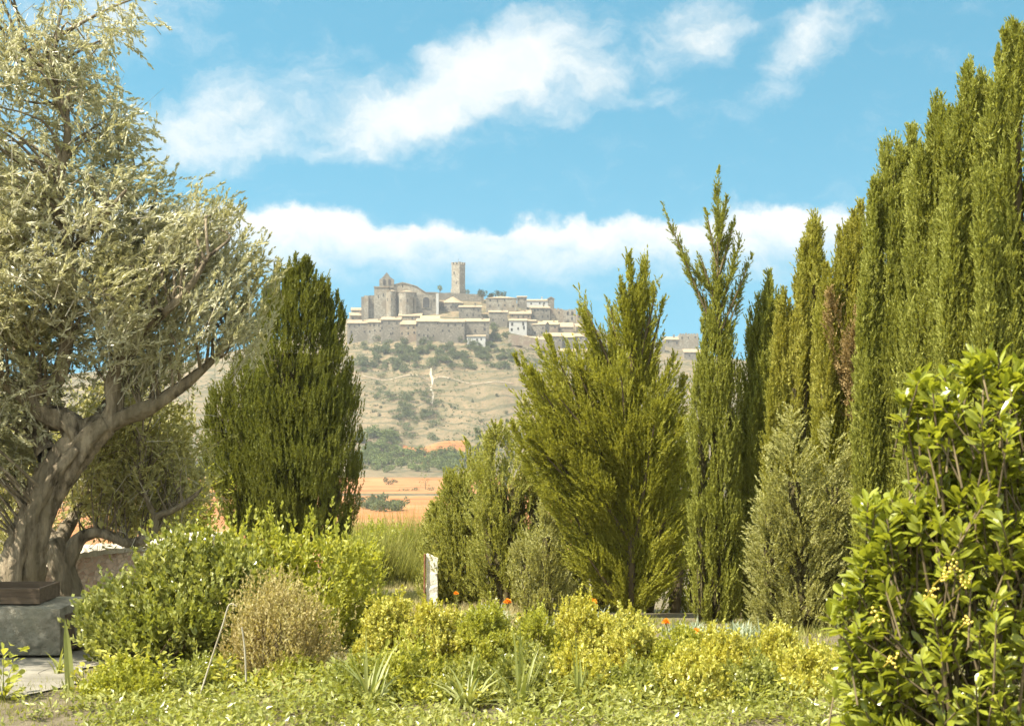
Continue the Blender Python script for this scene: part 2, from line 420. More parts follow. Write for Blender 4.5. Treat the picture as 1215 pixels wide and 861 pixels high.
# ------------------------------------------------------------------ trees
def inpoly(pt, poly):
    x, y = pt[:, 0], pt[:, 1]; c = np.zeros(len(pt), bool); n = len(poly)
    for i in range(n):
        x1, y1 = poly[i]; x2, y2 = poly[(i + 1) % n]
        c ^= ((y1 > y) != (y2 > y)) & (x < (x2 - x1) * (y - y1) / (y2 - y1 + 1e-9) + x1)
    return c
def edist(pt, poly):
    d = np.full(len(pt), 1e9); n = len(poly)
    for i in range(n):
        a = np.array(poly[i], float); b = np.array(poly[(i + 1) % n], float)
        t = np.clip(((pt - a) @ (b - a)) / max((b - a) @ (b - a), 1e-9), 0, 1)
        d = np.minimum(d, np.linalg.norm(pt - a - t[:, None] * (b - a), axis=1))
    return d
def crown_points(poly, Y0, n, dmax, extra=.2):
    """points through the volume of a crown whose outline is poly and whose thickness grows inward"""
    poly = np.array(poly, float); lo = poly.min(0); hi = poly.max(0)
    pts = np.zeros((0, 2))
    while len(pts) < n:
        q = lo + R.random((n * 2, 2)) * (hi - lo); pts = np.concatenate([pts, q[inpoly(q, poly)]])
    pts = pts[:n]; e = edist(pts, poly) * Y0 / F
    D = np.minimum(dmax, extra + e)
    Y = Y0 + R.uniform(-1, 1, n) * D
    # a real place: the outline is scaled at the tree's own distance, depth is free
    return np.stack([(pts[:, 0] - CX) / F * Y0, Y, CAMZ + (HY - pts[:, 1]) / F * Y0], 1), pts, e

def px_path(pts, Y):
    return [P(p[0], p[1], Y + (p[2] if len(p) > 2 else 0)) for p in pts]

def olive_crown(g, poly, Y0, nclump, ntw, nl, dmax, ll, lw, dirf, shape='diamond', twig_geo=None, tl=.34):
    c, p2, e = crown_points(poly, Y0, nclump, dmax)
    if nclump > 400:      # the old tree is thin at the top and towards its edge
        kp = R.random(nclump) < np.interp(p2[:, 1], [20, 60, 150, 260], [.35, .5, .8, 1.0])
        kp &= ~((p2[:, 0] > 25) & (p2[:, 0] < 215) & (p2[:, 1] > 385) & (c[:, 1] < Y0 + .15) & (R.random(nclump) < .5))
        c, p2, e = c[kp], p2[kp], e[kp]; nclump = len(c)
    d0 = dirf(p2)
    base = np.repeat(c, ntw, 0) + R.normal(0, .13, (nclump * ntw, 3))
    d = nrm(np.repeat(d0, ntw, 0) + R.normal(0, .42, (nclump * ntw, 3)))
    L = tl * R.uniform(.6, 1.25, len(base))
    plumes(g, base - d * L[:, None] * .5, d, L, nl, ll, lw, .75, shape, 0, curve=-.05)
    if twig_geo is not None:
        k = R.random(len(base)) < .55
        b = base[k] - d[k] * L[k][:, None] * .9; dd = d[k]
        s = perp(dd) * .0035
        v = np.stack([b - s, b + s, b + dd * L[k][:, None] * 1.35 + s * .3], 1)
        twig_geo.add(v, np.arange(len(b))[:, None] * 3 + np.array([[0, 1, 2]]), 1)
    return c

def link_branches(g, centers, limb_pts, r0=.02, ns=5, sag=.1, frac=1.0):
    lp = np.array(limb_pts)
    for c in centers:
        if R.random() > frac: continue
        d = np.linalg.norm(lp - c + np.array([0, 0, .35]), axis=1); a = lp[np.argmin(d)]
        if np.linalg.norm(c - a) < .1: continue
        mid = a * .5 + c * .5 + R.normal(0, .08, 3) + np.array([0, 0, sag])
        tube(g, [a, mid, c], [r0, r0 * .6, r0 * .25], ns, 4, cap=False)

# --- the old leaning olive
OY = 12.6
base = P(20, 742, OY)
olive = empty('olive_tree', (base[0], OY, gz(base[0], OY)), 'old leaning olive tree with thick gnarled trunk behind the stone block', 'tree', 'olive trees')
gt = Geo(); limbs = []
def limb(pts, rad, ns=10, gn=.3, tw=1.5, Y=OY, k=7, geo=None, store=None, ridges=5):
    pp = px_path(pts, Y); tube(geo or gt, pp, rad, ns, k, 0, gn, tw, ridges)
    s, _ = smoothpath(pp, rad, 7); (store if store is not None else limbs).extend(list(s))
limb([(2, 765), (18, 712), (32, 650), (50, 595), (72, 556), (100, 520), (128, 502)], [.26, .195, .165, .155, .15, .14, .11], 30, .34, 1.6, k=12, ridges=7)
limb([(8, 750), (15, 690), (36, 618), (60, 570), (90, 532)], [.11, .085, .072, .062, .04], 14, .36, 2.4, Y=OY - .13, k=9)       # a raised root-rib down the lit side
limb([(110, 512), (140, 497), (172, 485), (205, 466), (238, 440), (275, 405, .2)], [.12, .085, .07, .058, .04, .018], 14, .2)
limb([(128, 503), (136, 480), (135, 450), (148, 425), (156, 405), (150, 370, .2), (160, 310, .3), (150, 240, .4)], [.09, .085, .075, .065, .06, .05, .04, .02], 12, .2)
limb([(96, 520), (80, 500), (58, 494), (40, 480), (44, 462), (66, 452), (78, 436)], [.11, .10, .095, .09, .075, .065, .05], 14, .28)
limb([(70, 450), (80, 400), (78, 350), (82, 300, -.2), (70, 230, -.3), (80, 150, -.3), (60, 80, -.2)], [.07, .062, .055, .05, .042, .03, .018], 10, .15)
limb([(40, 480), (10, 455), (-30, 430), (-60, 370)], [.08, .06, .045, .02], 10, .2)
limb([(58, 540), (40, 500, .3), (30, 430, .5), (-10, 350, .7), (0, 260, .8)], [.10, .085, .065, .045, .02], 10, .2)
limb([(150, 408), (185, 380, -.4), (225, 340, -.5), (250, 300, -.5)], [.05, .04, .03, .012], 8, .15)
limb([(82, 300), (120, 260, -.5), (150, 225, -.6)], [.045, .03, .012], 8, .15)
limb([(60, 80), (20, 70, .2), (75, 40, .2), (130, 10, .2), (190, -12, .2)], [.02, .022, .018, .012, .006], 7, .1)
limb([(100, 530), (128, 480, .5), (165, 440, .7), (200, 390, .8)], [.07, .055, .04, .015], 8, .2)
MAINPOLY = [(-75, -70), (60, -70), (120, -22), (160, -12), (140, 14), (176, 34), (172, 60), (140, 50), (100, 70), (108, 92), (132, 118), (168, 150), (150, 178), (128, 190), (150, 200), (182, 198),
            (212, 248), (225, 268), (254, 256), (276, 300), (290, 312), (306, 332), (296, 358), (312, 396), (284, 410), (248, 420), (216, 440), (195, 440), (165, 458), (140, 445), (100, 452), (66, 432),
            (52, 470), (46, 540), (10, 575), (-75, 590)]
def dir_main(p):
    d = np.zeros((len(p), 3)); rt = np.clip((p[:, 0] - 60) / 140, 0, 1)
    d[:, 0] = .15 + .45 * rt; d[:, 2] = -.45 + 1.35 * np.clip((p[:, 1] - 130) / 160, 0, 1) * (0.35 + .65 * rt); d[:, 1] = -.1
    return d
gl = Geo(); gtw = Geo()
cc = olive_crown(gl, MAINPOLY, OY, 520, 14, 29, 1.15, .062, .0155, dir_main, twig_geo=gtw)
ex = np.array([-5.7, 9.9, 3.1]) + nrm(R.normal(size=(110, 3))) * (R.random((110, 1)) ** .4) * [1.1, 1.0, .75]      # the side of the crown that shades the paving
eb = np.repeat(ex, 12, 0) + R.normal(0, .15, (110 * 12, 3)); plumes(gl, eb, R.normal(0, .5, eb.shape) + [0, -.2, .3], .34, 22, .062, .0165, .75, 'diamond')
lx = [np.array(P(-30, 430, OY)), np.array([-5.2, 11.4, 2.7]), np.array([-5.6, 10.3, 3.0])]; tube(gt, lx, [.06, .045, .02], 8, 6, 0, .2)
limbs += lx
link_branches(gt, cc[:330], limbs, .017, 5); link_branches(gt, ex[:50], limbs, .014, 5)
gt.f += [(f + gt.n, m) for f, m in gtw.f]; gt.v += gtw.v; gt.n += gtw.n
gt.build('trunk', [M['bark'], M['twig']], olive, smooth=True)
gl.build('crown', M['olive'], olive)

# --- smaller olive with the arching limb
OY2 = 13.4
b2 = P(86, 720, OY2)
ol2 = empty('olive_tree', (b2[0], OY2, gz(b2[0], OY2)), 'smaller forked olive tree with an arching limb in front of the low stone wall', 'tree', 'olive trees')
gt2 = Geo(); l2 = []
limb([(92, 752), (84, 715), (76, 682), (70, 655), (64, 640)], [.20, .135, .125, .12, .09], 18, .22, 1.4, OY2, geo=gt2, store=l2)
limb([(76, 670), (88, 648), (98, 636), (115, 631), (135, 638), (152, 644), (172, 640), (184, 634)], [.10, .085, .06, .05, .047, .045, .042, .04], 10, .2, 1.4, OY2, geo=gt2, store=l2)
limb([(182, 636), (184, 622), (186, 612), (205, 605), (228, 590), (240, 578)], [.042, .04, .036, .03, .024, .01], 8, .15, 1.4, OY2, geo=gt2, store=l2)
limb([(184, 614), (174, 590), (166, 560), (170, 520)], [.03, .025, .018, .008], 7, .15, 1.4, OY2, geo=gt2, store=l2)
limb([(66, 648), (50, 625, .2), (30, 600, .3), (5, 560, .4)], [.10, .075, .05, .02], 10, .2, 1.4, OY2, geo=gt2, store=l2)
limb([(98, 592, .3), (115, 574, .3), (135, 566, .3), (158, 562, .3)], [.03, .028, .022, .008], 7, .15, 1.4, OY2, geo=gt2, store=l2)
limb([(68, 650), (85, 615, .2), (98, 592, .3), (110, 540, .4), (130, 490, .5)], [.085, .06, .045, .03, .01], 8, .2, 1.4, OY2, geo=gt2, store=l2)
POLY2 = [(85, 500), (120, 460), (180, 472), (205, 490), (222, 515), (226, 560), (220, 600), (200, 620), (178, 612), (150, 625), (118, 622), (92, 604), (85, 560)]
gl2 = Geo(); gtw2 = Geo()
def dir_up(p): return np.tile(np.array([.15, 0, .6]), (len(p), 1)) + R.normal(0, .3, (len(p), 3))
c2 = olive_crown(gl2, POLY2, OY2 + .4, 150, 11, 19, .8, .06, .017, dir_up, twig_geo=gtw2)
link_branches(gt2, c2, l2, .011, 4)
gt2.f += [(f + gt2.n, m) for f, m in gtw2.f]; gt2.v += gtw2.v; gt2.n += gtw2.n
gt2.build('trunk', [M['bark'], M['twig']], ol2, smooth=True)
gl2.build('crown', M['olive2'], ol2)

# --- further olives and bushes beyond the wall
def back_tree(px, y0, y1, w, Y, label, mat, n=120, ll=.07, lw=.02, base_py=None, name='olive_tree', cat='tree', group=None):
    c0 = P(px, y1, Y); z0 = float(gz(c0[0], Y))
    e = empty(name, (c0[0], Y, z0), label, cat, group)
    cy = (y0 + y1) / 2; hh = (y1 - y0) / 2
    th = np.linspace(0, 2 * np.pi, 26, endpoint=False)
    rr = 1 + .16 * np.sin(3 * th + R.random() * 6) + .12 * np.sin(7 * th + R.random() * 6)
    poly = [(px + w / 2 * math.cos(t) * r, cy + hh * math.sin(t) * r) for t, r in zip(th, rr)]
    gg = Geo(); tg = Geo(); st = []
    zt = P(px, cy, Y)
    tube(tg, [(c0[0], Y, z0 - .1), (c0[0] + .08, Y, (z0 + zt[2]) / 2), zt], [.14, .11, .05], 8, 5, 0, .15)
    st = [np.array([c0[0] + .05, Y, z0 + (zt[2] - z0) * t]) for t in np.linspace(.3, 1, 8)]
    c = olive_crown(gg, poly, Y, n, 9, 16, w / 2 * Y / F * .8, ll, lw, dir_up, tl=.45)
    link_branches(tg, c, st, .02, 4, frac=.5)
    tg.build('trunk', M['bark'], e, smooth=True); gg.build('crown', mat, e)
    return e
back_tree(20, 470, 660, 150, 21, 'pale olive tree glimpsed behind the leaning trunk at the left edge', M['olive2'], 150, .075, .022, group='olive trees beyond the wall')
back_tree(150, 470, 650, 150, 24, 'hazy olive tree beyond the wall, between the arching limb and the sky', M['olive2'], 150, .08, .024, group='olive trees beyond the wall')
back_tree(216, 560, 655, 56, 20, 'small yellowish olive tree left of the dense dark cypress', M['lime'], 80, .075, .022, group='olive trees beyond the wall')

# ------------------------------------------------------------------ conifers
def spire(g, b, t, rmax, prof, npl, nl, plen, ll, lw, outward=.35, core=.55, spread=.55, clump=.16, m=0, bend=0.0, yr=1.0, core_m=1, rough_=.12, taper_dir=None):
    """one upright flame of foliage between points b and t"""
    b = np.array(b); t = np.array(t); ax = nrm(t - b); H = np.linalg.norm(t - b)
    ps = np.array([p[0] for p in prof]); pr = np.array([p[1] for p in prof])
    e1 = nrm(np.cross(ax, [0.0, 1.0, 0.01])); e2 = np.cross(ax, e1)
    K = max(8, npl // 9)
    def samp(n):
        out = np.zeros(0)
        while len(out) < n:
            s = R.random(n * 3); out = np.concatenate([out, s[R.random(n * 3) < np.interp(s, ps, pr) * .9 + .1]])
        return out[:n]
    npl = int(npl * 1.7); nl = int(nl * .85); spread *= 1.35; lw = lw * 1.15
    ks = samp(K); ka = R.random(K) * 2 * np.pi; kr = R.uniform(1 - rough_ * 2, 1 + rough_, K)
    pick = R.integers(0, K, npl)
    s = np.clip(ks[pick] + R.normal(0, clump * .35, npl) * min(1, 1.2 / H), 0.0, .985)
    rad = rmax * np.interp(s, ps, pr)
    a = ka[pick] + R.normal(0, clump, npl) * rmax / np.maximum(rad, .3 * rmax)
    rr = rad * kr[pick] * np.clip(R.normal(.86, .13, npl), .2, 1.08)
    bow = bend * np.sin(np.pi * s)
    pos = b + ax * (s * H)[:, None] + e1 * (np.cos(a) * rr + bow)[:, None] + e2 * (np.sin(a) * rr * yr)[:, None]
    od = e1 * np.cos(a)[:, None] + e2 * np.sin(a)[:, None]
    npl_ = npl
    d = ax * 1.0 + od * outward * 1.25 + R.normal(0, .2, (npl, 3))
    L = plen * .8 * R.uniform(.6, 1.35, npl) * np.interp(s, [0, .8, 1], [1, .9, .6])
    plumes(g, pos - nrm(d) * L[:, None] * .55, d, L, nl, ll, lw, spread, 'tri', m, curve=.1)
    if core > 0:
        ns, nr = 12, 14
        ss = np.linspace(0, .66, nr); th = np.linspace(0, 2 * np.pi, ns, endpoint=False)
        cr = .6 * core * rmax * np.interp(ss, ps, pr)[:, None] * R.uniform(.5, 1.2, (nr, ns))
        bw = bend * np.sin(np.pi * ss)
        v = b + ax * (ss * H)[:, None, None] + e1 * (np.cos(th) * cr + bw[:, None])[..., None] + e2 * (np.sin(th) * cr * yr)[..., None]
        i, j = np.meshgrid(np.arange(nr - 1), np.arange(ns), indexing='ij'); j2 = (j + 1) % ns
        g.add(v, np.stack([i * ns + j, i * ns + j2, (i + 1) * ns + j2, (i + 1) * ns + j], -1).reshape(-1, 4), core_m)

COLUMN = [(0, .55), (.08, .85), (.25, 1), (.55, .92), (.75, .7), (.9, .38), (1, .06)]
FLAME = [(0, .5), (.12, .9), (.3, 1), (.6, .85), (.8, .55), (1, .08)]
LEAN = [(0, .25), (.3, .8), (.55, 1), (.8, .6), (1, .06)]
EGG = [(0, .45), (.1, .8), (.3, 1), (.5, .97), (.7, .78), (.87, .48), (1, .1)]
OPEN = [(0, .55), (.15, .95), (.4, 1), (.62, .8), (.7, .42), (.85, .3), (1, .05)]

def conifer(name, label, px, Y, cat='tree', group=None):
    x = (px - CX) / F * Y
    return empty(name, (x, Y, gz(x, Y)), label, cat, group)
def trunk_to(e, px, top_py, Y, r, mat='stem', px_top=None):
    tg = Geo(); b = np.array(e.location); t = P(px_top or px, top_py, Y)
    tube(tg, [b - [0, 0, .1], b * .6 + t * .4 + R.normal(0, .03, 3), t], [r, r * .75, r * .25], 9, 6, 0, .15, 1.0)
    return tg

# dense dark cypress left of the view
CY = 22.0
e = conifer('dense_cypress', 'broad dense dark green cypress standing alone left of the hill view', 345, CY)
tg = trunk_to(e, 345, 450, CY, .16); tg.build('trunk', M['stem'], e, smooth=True)
g = Geo(); q = CY / F
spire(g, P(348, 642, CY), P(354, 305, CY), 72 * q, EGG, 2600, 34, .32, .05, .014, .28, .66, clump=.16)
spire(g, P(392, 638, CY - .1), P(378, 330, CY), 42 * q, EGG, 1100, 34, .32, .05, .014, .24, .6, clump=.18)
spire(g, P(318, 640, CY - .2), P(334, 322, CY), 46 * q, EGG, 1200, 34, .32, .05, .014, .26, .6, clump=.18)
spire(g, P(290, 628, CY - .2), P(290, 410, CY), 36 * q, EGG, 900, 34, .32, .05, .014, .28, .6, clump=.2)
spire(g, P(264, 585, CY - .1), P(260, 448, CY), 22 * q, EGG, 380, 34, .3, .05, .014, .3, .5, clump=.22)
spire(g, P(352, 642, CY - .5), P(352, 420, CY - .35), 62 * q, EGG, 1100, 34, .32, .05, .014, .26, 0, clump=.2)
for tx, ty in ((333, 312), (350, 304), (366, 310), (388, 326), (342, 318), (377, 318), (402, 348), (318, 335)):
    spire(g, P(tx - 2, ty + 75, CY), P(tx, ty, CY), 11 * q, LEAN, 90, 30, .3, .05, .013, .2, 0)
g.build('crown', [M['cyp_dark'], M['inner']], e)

# pale feathery conifers beside the white post
def leafy(label, Y, spires, mat, npl, name='feathery_conifer', group=None, px0=None, core=.45, plen=.34, outw=.5, ll=.05, lw=.014):
    e = conifer(name, label, px0 or spires[0][0], Y, group=group)
    g = Geo(); q = Y / F
    for (bx, by, tx, ty, r, k) in spires:
        spire(g, P(bx, by, Y), P(tx, ty, Y), r * q, FLAME, int(npl * k), 30, plen, ll, lw, outw, core, spread=.7, clump=.22, rough_=.2)
    tg = trunk_to(e, px0 or spires[0][0], (spires[0][1] + spires[0][3]) / 2, Y, .08)
    tg.build('trunk', M['stem'], e, smooth=True)
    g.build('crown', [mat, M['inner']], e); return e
leafy('pale feathery conifer right behind the white post', 20.4, [(540, 722, 532, 560, 34, 1), (560, 722, 556, 520, 36, 1), (524, 722, 514, 600, 24, .8), (545, 722, 543, 545, 30, .8)], M['pale'], 420, group='conifers of the right-hand row')
leafy('taller pale green conifer between the white post conifer and the leaning juniper', 19.4, [(600, 724, 588, 500, 44, 1.1), (640, 724, 636, 520, 40, 1), (585, 700, 574, 515, 28, .6), (618, 722, 610, 490, 36, .8), (665, 724, 664, 484, 34, 1)], M['pale'], 450, group='conifers of the right-hand row')
leafy('low whitish green shrub conifer at the foot of the leaning juniper', 18.4, [(650, 728, 648, 590, 30, 1), (625, 728, 622, 640, 24, .6)], M['cyp_silver'], 300, group='conifers of the right-hand row', core=.4)

# leaning juniper
JY = 18.0; q = JY / F
e = conifer('leaning_juniper', 'broad open juniper with long feathery boughs sweeping up to the left', 748, JY, group='conifers of the right-hand row')
tg = trunk_to(e, 748, 420, JY, .065, px_top=752)
g = Geo()
boughs = [((745, 700), (668, 520), 22, 0), ((745, 660), (612, 478), 26, -.3), ((748, 620), (610, 424), 20, -.1), ((748, 590), (632, 400), 16, .2),
          ((750, 580), (648, 452), 26, -.4), ((750, 540), (668, 395), 20, .1), ((752, 500), (684, 338), 15, 0), ((750, 500), (720, 343), 8, .2),
          ((752, 540), (745, 300), 14, 0), ((755, 500), (768, 294), 12, .1), ((757, 480), (790, 348), 10, .1), ((757, 560), (802, 420), 26, .1),
          ((757, 620), (808, 500), 28, -.2), ((757, 680), (806, 585), 30, -.2), ((750, 560), (705, 430), 20, -.5), ((750, 600), (735, 420), 30, -.5),
          ((745, 640), (680, 540), 26, -.5), ((755, 640), (780, 480), 28, -.5), ((757, 700), (800, 660), 24, -.2), ((742, 700), (690, 620), 20, 0),
          ((752, 440), (734, 330), 7, -.1), ((753, 430), (756, 316), 8, 0), ((748, 640), (640, 545), 18, -.2), ((754, 450), (782, 330), 6, 0), ((752, 420), (758, 340), 9, 0), ((750, 600), (622, 450), 12, .1), ((742, 720), (655, 600), 26, .2), ((740, 720), (690, 650), 28, -.3), ((755, 720), (820, 640), 26, -.3), ((750, 620), (700, 470), 26, .3), ((752, 560), (765, 400), 26, .3), ((750, 650), (725, 520), 28, .4), ((756, 660), (790, 540), 26, .4), ((750, 720), (770, 640), 28, .4), ((746, 640), (646, 500), 22, .3)]
boughs += [((735, 690), (606, 505), 24, -.2), ((738, 660), (604, 455), 20, .1), ((740, 640), (618, 420), 18, .25), ((742, 600), (650, 400), 20, -.2), ((740, 610), (628, 440), 24, -.35),
           ((735, 640), (630, 520), 30, -.4), ((740, 560), (672, 410), 18, -.3), ((745, 520), (696, 385), 12, .1), ((738, 590), (655, 470), 28, .1), ((760, 600), (812, 450), 24, .2), ((758, 690), (818, 560), 28, .2)]
for (b, t, r, dy) in boughs:
    Hh = math.hypot(b[0] - t[0], b[1] - t[1])
    spire(g, P(b[0], b[1], JY), P(t[0], t[1], JY + dy), r * 1.0 * q, LEAN, int(1.15 * Hh * (r / 18) ** .7), 30, .34, .05, .0135, .30, 0, spread=.6, clump=.3, bend=.0)
    tube(tg, [P(b[0], b[1], JY), P(b[0] * .55 + t[0] * .45, b[1] * .55 + t[1] * .45, JY + dy * .5), P(t[0] * .85 + b[0] * .15, t[1] * .85 + b[1] * .15, JY + dy * .85)], [.035, .022, .006], 6, 5, cap=False)
tg.build('trunk', M['stem'], e, smooth=True)
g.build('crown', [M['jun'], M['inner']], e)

# tall narrow cypress with an open top
TY = 16.3; q = TY / F
e = conifer('narrow_cypress', 'tall narrow cypress with a sparse open top rising above its neighbours', 850, TY, group='conifers of the right-hand row')
tg = trunk_to(e, 852, 330, TY, .05)
g = Geo()
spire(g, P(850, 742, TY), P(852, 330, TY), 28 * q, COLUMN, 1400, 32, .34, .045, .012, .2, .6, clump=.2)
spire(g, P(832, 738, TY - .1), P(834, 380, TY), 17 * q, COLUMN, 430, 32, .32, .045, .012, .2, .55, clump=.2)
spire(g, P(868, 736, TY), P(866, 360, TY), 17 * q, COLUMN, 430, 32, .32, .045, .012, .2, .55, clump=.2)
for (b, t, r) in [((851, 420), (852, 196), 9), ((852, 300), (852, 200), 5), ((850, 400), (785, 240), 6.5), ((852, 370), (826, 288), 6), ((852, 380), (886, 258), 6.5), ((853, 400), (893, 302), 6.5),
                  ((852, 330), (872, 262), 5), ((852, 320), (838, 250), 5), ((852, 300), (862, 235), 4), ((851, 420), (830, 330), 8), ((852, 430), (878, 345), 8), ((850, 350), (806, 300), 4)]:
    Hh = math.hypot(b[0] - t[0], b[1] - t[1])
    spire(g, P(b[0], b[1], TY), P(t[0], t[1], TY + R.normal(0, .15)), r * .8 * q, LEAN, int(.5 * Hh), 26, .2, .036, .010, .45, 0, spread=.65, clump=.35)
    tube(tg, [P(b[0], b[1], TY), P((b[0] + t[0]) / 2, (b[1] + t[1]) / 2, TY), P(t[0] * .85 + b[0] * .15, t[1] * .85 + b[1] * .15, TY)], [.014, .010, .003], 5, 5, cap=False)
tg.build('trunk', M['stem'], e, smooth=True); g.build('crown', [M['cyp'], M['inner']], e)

# the row of cypresses coming towards the camera on the right
def row_cypress(label, Y, spires, mat, bare=None, dens=1.0, top_r=.5):
    e = conifer('row_cypress', label, spires[0][0], Y, group='cypresses of the right-hand row')
    tg = trunk_to(e, spires[0][0], spires[0][3] + 60, Y, .09, px_top=spires[0][2]); tg.build('trunk', M['stem'], e, smooth=True)
    g = Geo(); q = Y / F
    for (bx, by, tx, ty, r) in spires:
        h = (by - ty) * q
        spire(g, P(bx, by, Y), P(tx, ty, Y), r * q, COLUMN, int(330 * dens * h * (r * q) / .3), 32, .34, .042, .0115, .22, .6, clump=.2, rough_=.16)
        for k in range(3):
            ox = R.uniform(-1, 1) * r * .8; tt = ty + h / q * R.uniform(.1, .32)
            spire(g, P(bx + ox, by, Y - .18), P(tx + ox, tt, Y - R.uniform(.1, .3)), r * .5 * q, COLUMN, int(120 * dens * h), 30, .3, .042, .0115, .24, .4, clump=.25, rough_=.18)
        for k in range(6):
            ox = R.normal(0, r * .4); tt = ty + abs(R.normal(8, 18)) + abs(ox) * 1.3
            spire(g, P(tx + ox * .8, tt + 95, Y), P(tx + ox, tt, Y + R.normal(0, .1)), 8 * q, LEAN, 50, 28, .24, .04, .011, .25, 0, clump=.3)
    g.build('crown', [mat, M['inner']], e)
    if bare:
        gb = Geo()
        for (bx, by, tx, ty, r) in bare:
            spire(gb, P(bx, by, Y - .28), P(tx, ty, Y - .42), r * q, LEAN, 75, 24, .26, .04, .011, .5, 0, spread=.8, clump=.3)
        gb.build('dead_foliage', M['cyp_brown'], e)
    return e
row_cypress('slim young cypress with pale lit left edge beside the tall open-topped one', 16.6, [(894, 738, 914, 322, 22), (884, 736, 886, 430, 12), (908, 736, 900, 350, 16)], M['cyp'])
row_cypress('bushy golden green cypress with yellowish sprays behind the silvery one', 15.6, [(940, 735, 968, 252, 30), (960, 735, 945, 330, 26), (925, 735, 930, 345, 18)], M['cyp2'])
row_cypress('cypress with a rusty brown dead patch in its middle', 14.6, [(1000, 740, 1004, 262, 32), (1020, 740, 1022, 240, 24), (985, 740, 985, 320, 22)], M['cyp2'],
            bare=[(1008, 480, 985, 345, 14), (1015, 500, 1012, 390, 14), (1000, 440, 1030, 350, 10)])
row_cypress('tall cypress with two blunt tops in the middle of the right-hand row', 13.4, [(1058, 760, 1060, 148, 34), (1080, 760, 1082, 150, 26), (1040, 760, 1040, 215, 24)], M['cyp'])
row_cypress('tall cypress stepping up just left of the highest one in the frame', 12.4, [(1110, 780, 1112, 112, 36), (1092, 780, 1094, 170, 26), (1126, 780, 1128, 130, 24)], M['cyp'])
row_cypress('highest cypress of the row, its tip just below the top of the sky', 11.5, [(1148, 800, 1150, 62, 36), (1165, 800, 1168, 85, 30), (1135, 800, 1138, 130, 24)], M['cyp'])
row_cypress('nearest cypress of the row, cut by the right edge', 10.7, [(1210, 820, 1206, 18, 42), (1245, 820, 1246, -10, 40), (1188, 820, 1186, 70, 26)], M['cyp'])

leafy('shadowed conifer half hidden between the leaning juniper and the narrow cypress', 19.6, [(800, 735, 800, 440, 34, 1), (770, 735, 772, 470, 34, 1), (712, 735, 706, 560, 36, .9), (822, 735, 826, 540, 24, .7)], M['cyp'], 420, group='conifers of the right-hand row')
leafy('conifer filling the dark gap behind the silvery conifer', 17.6, [(900, 745, 902, 480, 26, 1), (880, 745, 880, 560, 20, .7)], M['cyp'], 380, group='conifers of the right-hand row')
# silvery young conifer in front of the row
e = leafy('silvery green young conifer with spreading sprays in front of the cypress row', 13.8,
          [(950, 765, 940, 472, 42, 1.5), (985, 765, 988, 482, 34, 1.1), (915, 765, 912, 530, 28, .9), (1005, 765, 1012, 560, 24, .7), (950, 765, 960, 600, 60, 1.2)],
          M['cyp_silver'], 420, name='silver_conifer', group='conifers of the right-hand row', plen=.26, outw=.95, ll=.036, lw=.011)

# ------------------------------------------------------------------ garden shrubs
def shrub(name, label, cat, poly, Y, mat, n, ntw, nl, ll, lw, dmax, shape='diamond', updir=.7, tl=.18, spread=.9, stem_r=.012, nst=40, group=None, core_m=None, stem_mat='stem', shoots=0, shoot_l=.4):
    poly = np.array(poly, float); cxp = poly[:, 0].mean()
    x = (cxp - CX) / F * Y
    e = empty(name, (x, Y, gz(x, Y)), label, cat, group)
    c, p2, ed = crown_points(poly, Y, n, dmax, .1)
    c[:, 2] = np.maximum(c[:, 2], gz(c[:, 0], c[:, 1]) + .03)
    ctr = c.mean(0) - [0, 0, .3]
    base = np.repeat(c, ntw, 0) + R.normal(0, tl * .4, (n * ntw, 3))
    d = nrm(base - ctr) * .5 + np.array([0, 0, updir]) + R.normal(0, .4, base.shape)
    L = tl * R.uniform(.6, 1.3, len(base))
    g = Geo()
    plumes(g, base - nrm(d) * L[:, None] * .5, d, L, nl, ll, lw, spread, shape, 0, curve=0)
    if shoots:
        top = np.argsort(c[:, 2] - .4 * np.abs(c[:, 0] - c[:, 0].mean()) + R.normal(0, .12, n))[-shoots:]
        sd = np.array([0, 0, 1.0]) + R.normal(0, .22, (shoots, 3))
        plumes(g, c[top], sd, shoot_l * R.uniform(.5, 1.1, shoots), 20, ll * .95, lw, spread, shape, 0, curve=0)
        sg = nrm(sd)
    g.build('foliage', mat, e)
    tg = Geo(); b = np.array(e.location)
    for k in R.choice(n, min(nst, n), replace=False):
        r0 = b + np.array([R.normal(0, .12), R.normal(0, .1), -.05])
        tube(tg, [r0, r0 * .5 + c[k] * .5 + R.normal(0, .04, 3) - [0, 0, .05], c[k]], [stem_r, stem_r * .7, stem_r * .3], 5, 4, cap=False)
    tg.build('stem', M[stem_mat], e, smooth=True)
    return e

shrub('privet_bush', 'large glossy dark leaved bush with pale glinting leaves in front of the wall', 'bush',
      [(104, 735), (116, 716), (145, 702), (172, 684), (198, 664), (226, 652), (262, 655), (300, 675), (310, 730), (300, 795), (180, 795), (120, 785), (104, 740)], 10.3, M['privet'], 330, 8, 9, .056, .027, .5, spread=1.0, nst=60, shoots=60, shoot_l=.34)
shrub('privet_bush', 'bright lime green bush behind, below the dark dense cypress', 'bush',
      [(190, 690), (215, 668), (250, 662), (300, 648), (345, 656), (395, 650), (436, 660), (440, 690), (448, 760), (400, 800), (300, 790), (230, 720)], 11.4, M['lime'], 330, 8, 9, .056, .026, .55, spread=1.0, nst=50, shoots=80, shoot_l=.42)
shrub('russet_bush', 'russet twiggy bush in front of the lime green bush', 'bush',
      [(280, 748), (286, 722), (306, 708), (338, 700), (366, 712), (384, 738), (390, 780), (380, 812), (296, 815), (278, 790)], 9.2, M['twig_leaf'], 260, 8, 10, .026, .011, .4, tl=.16, updir=1.0, nst=90, stem_r=.006, shoots=60, shoot_l=.25)

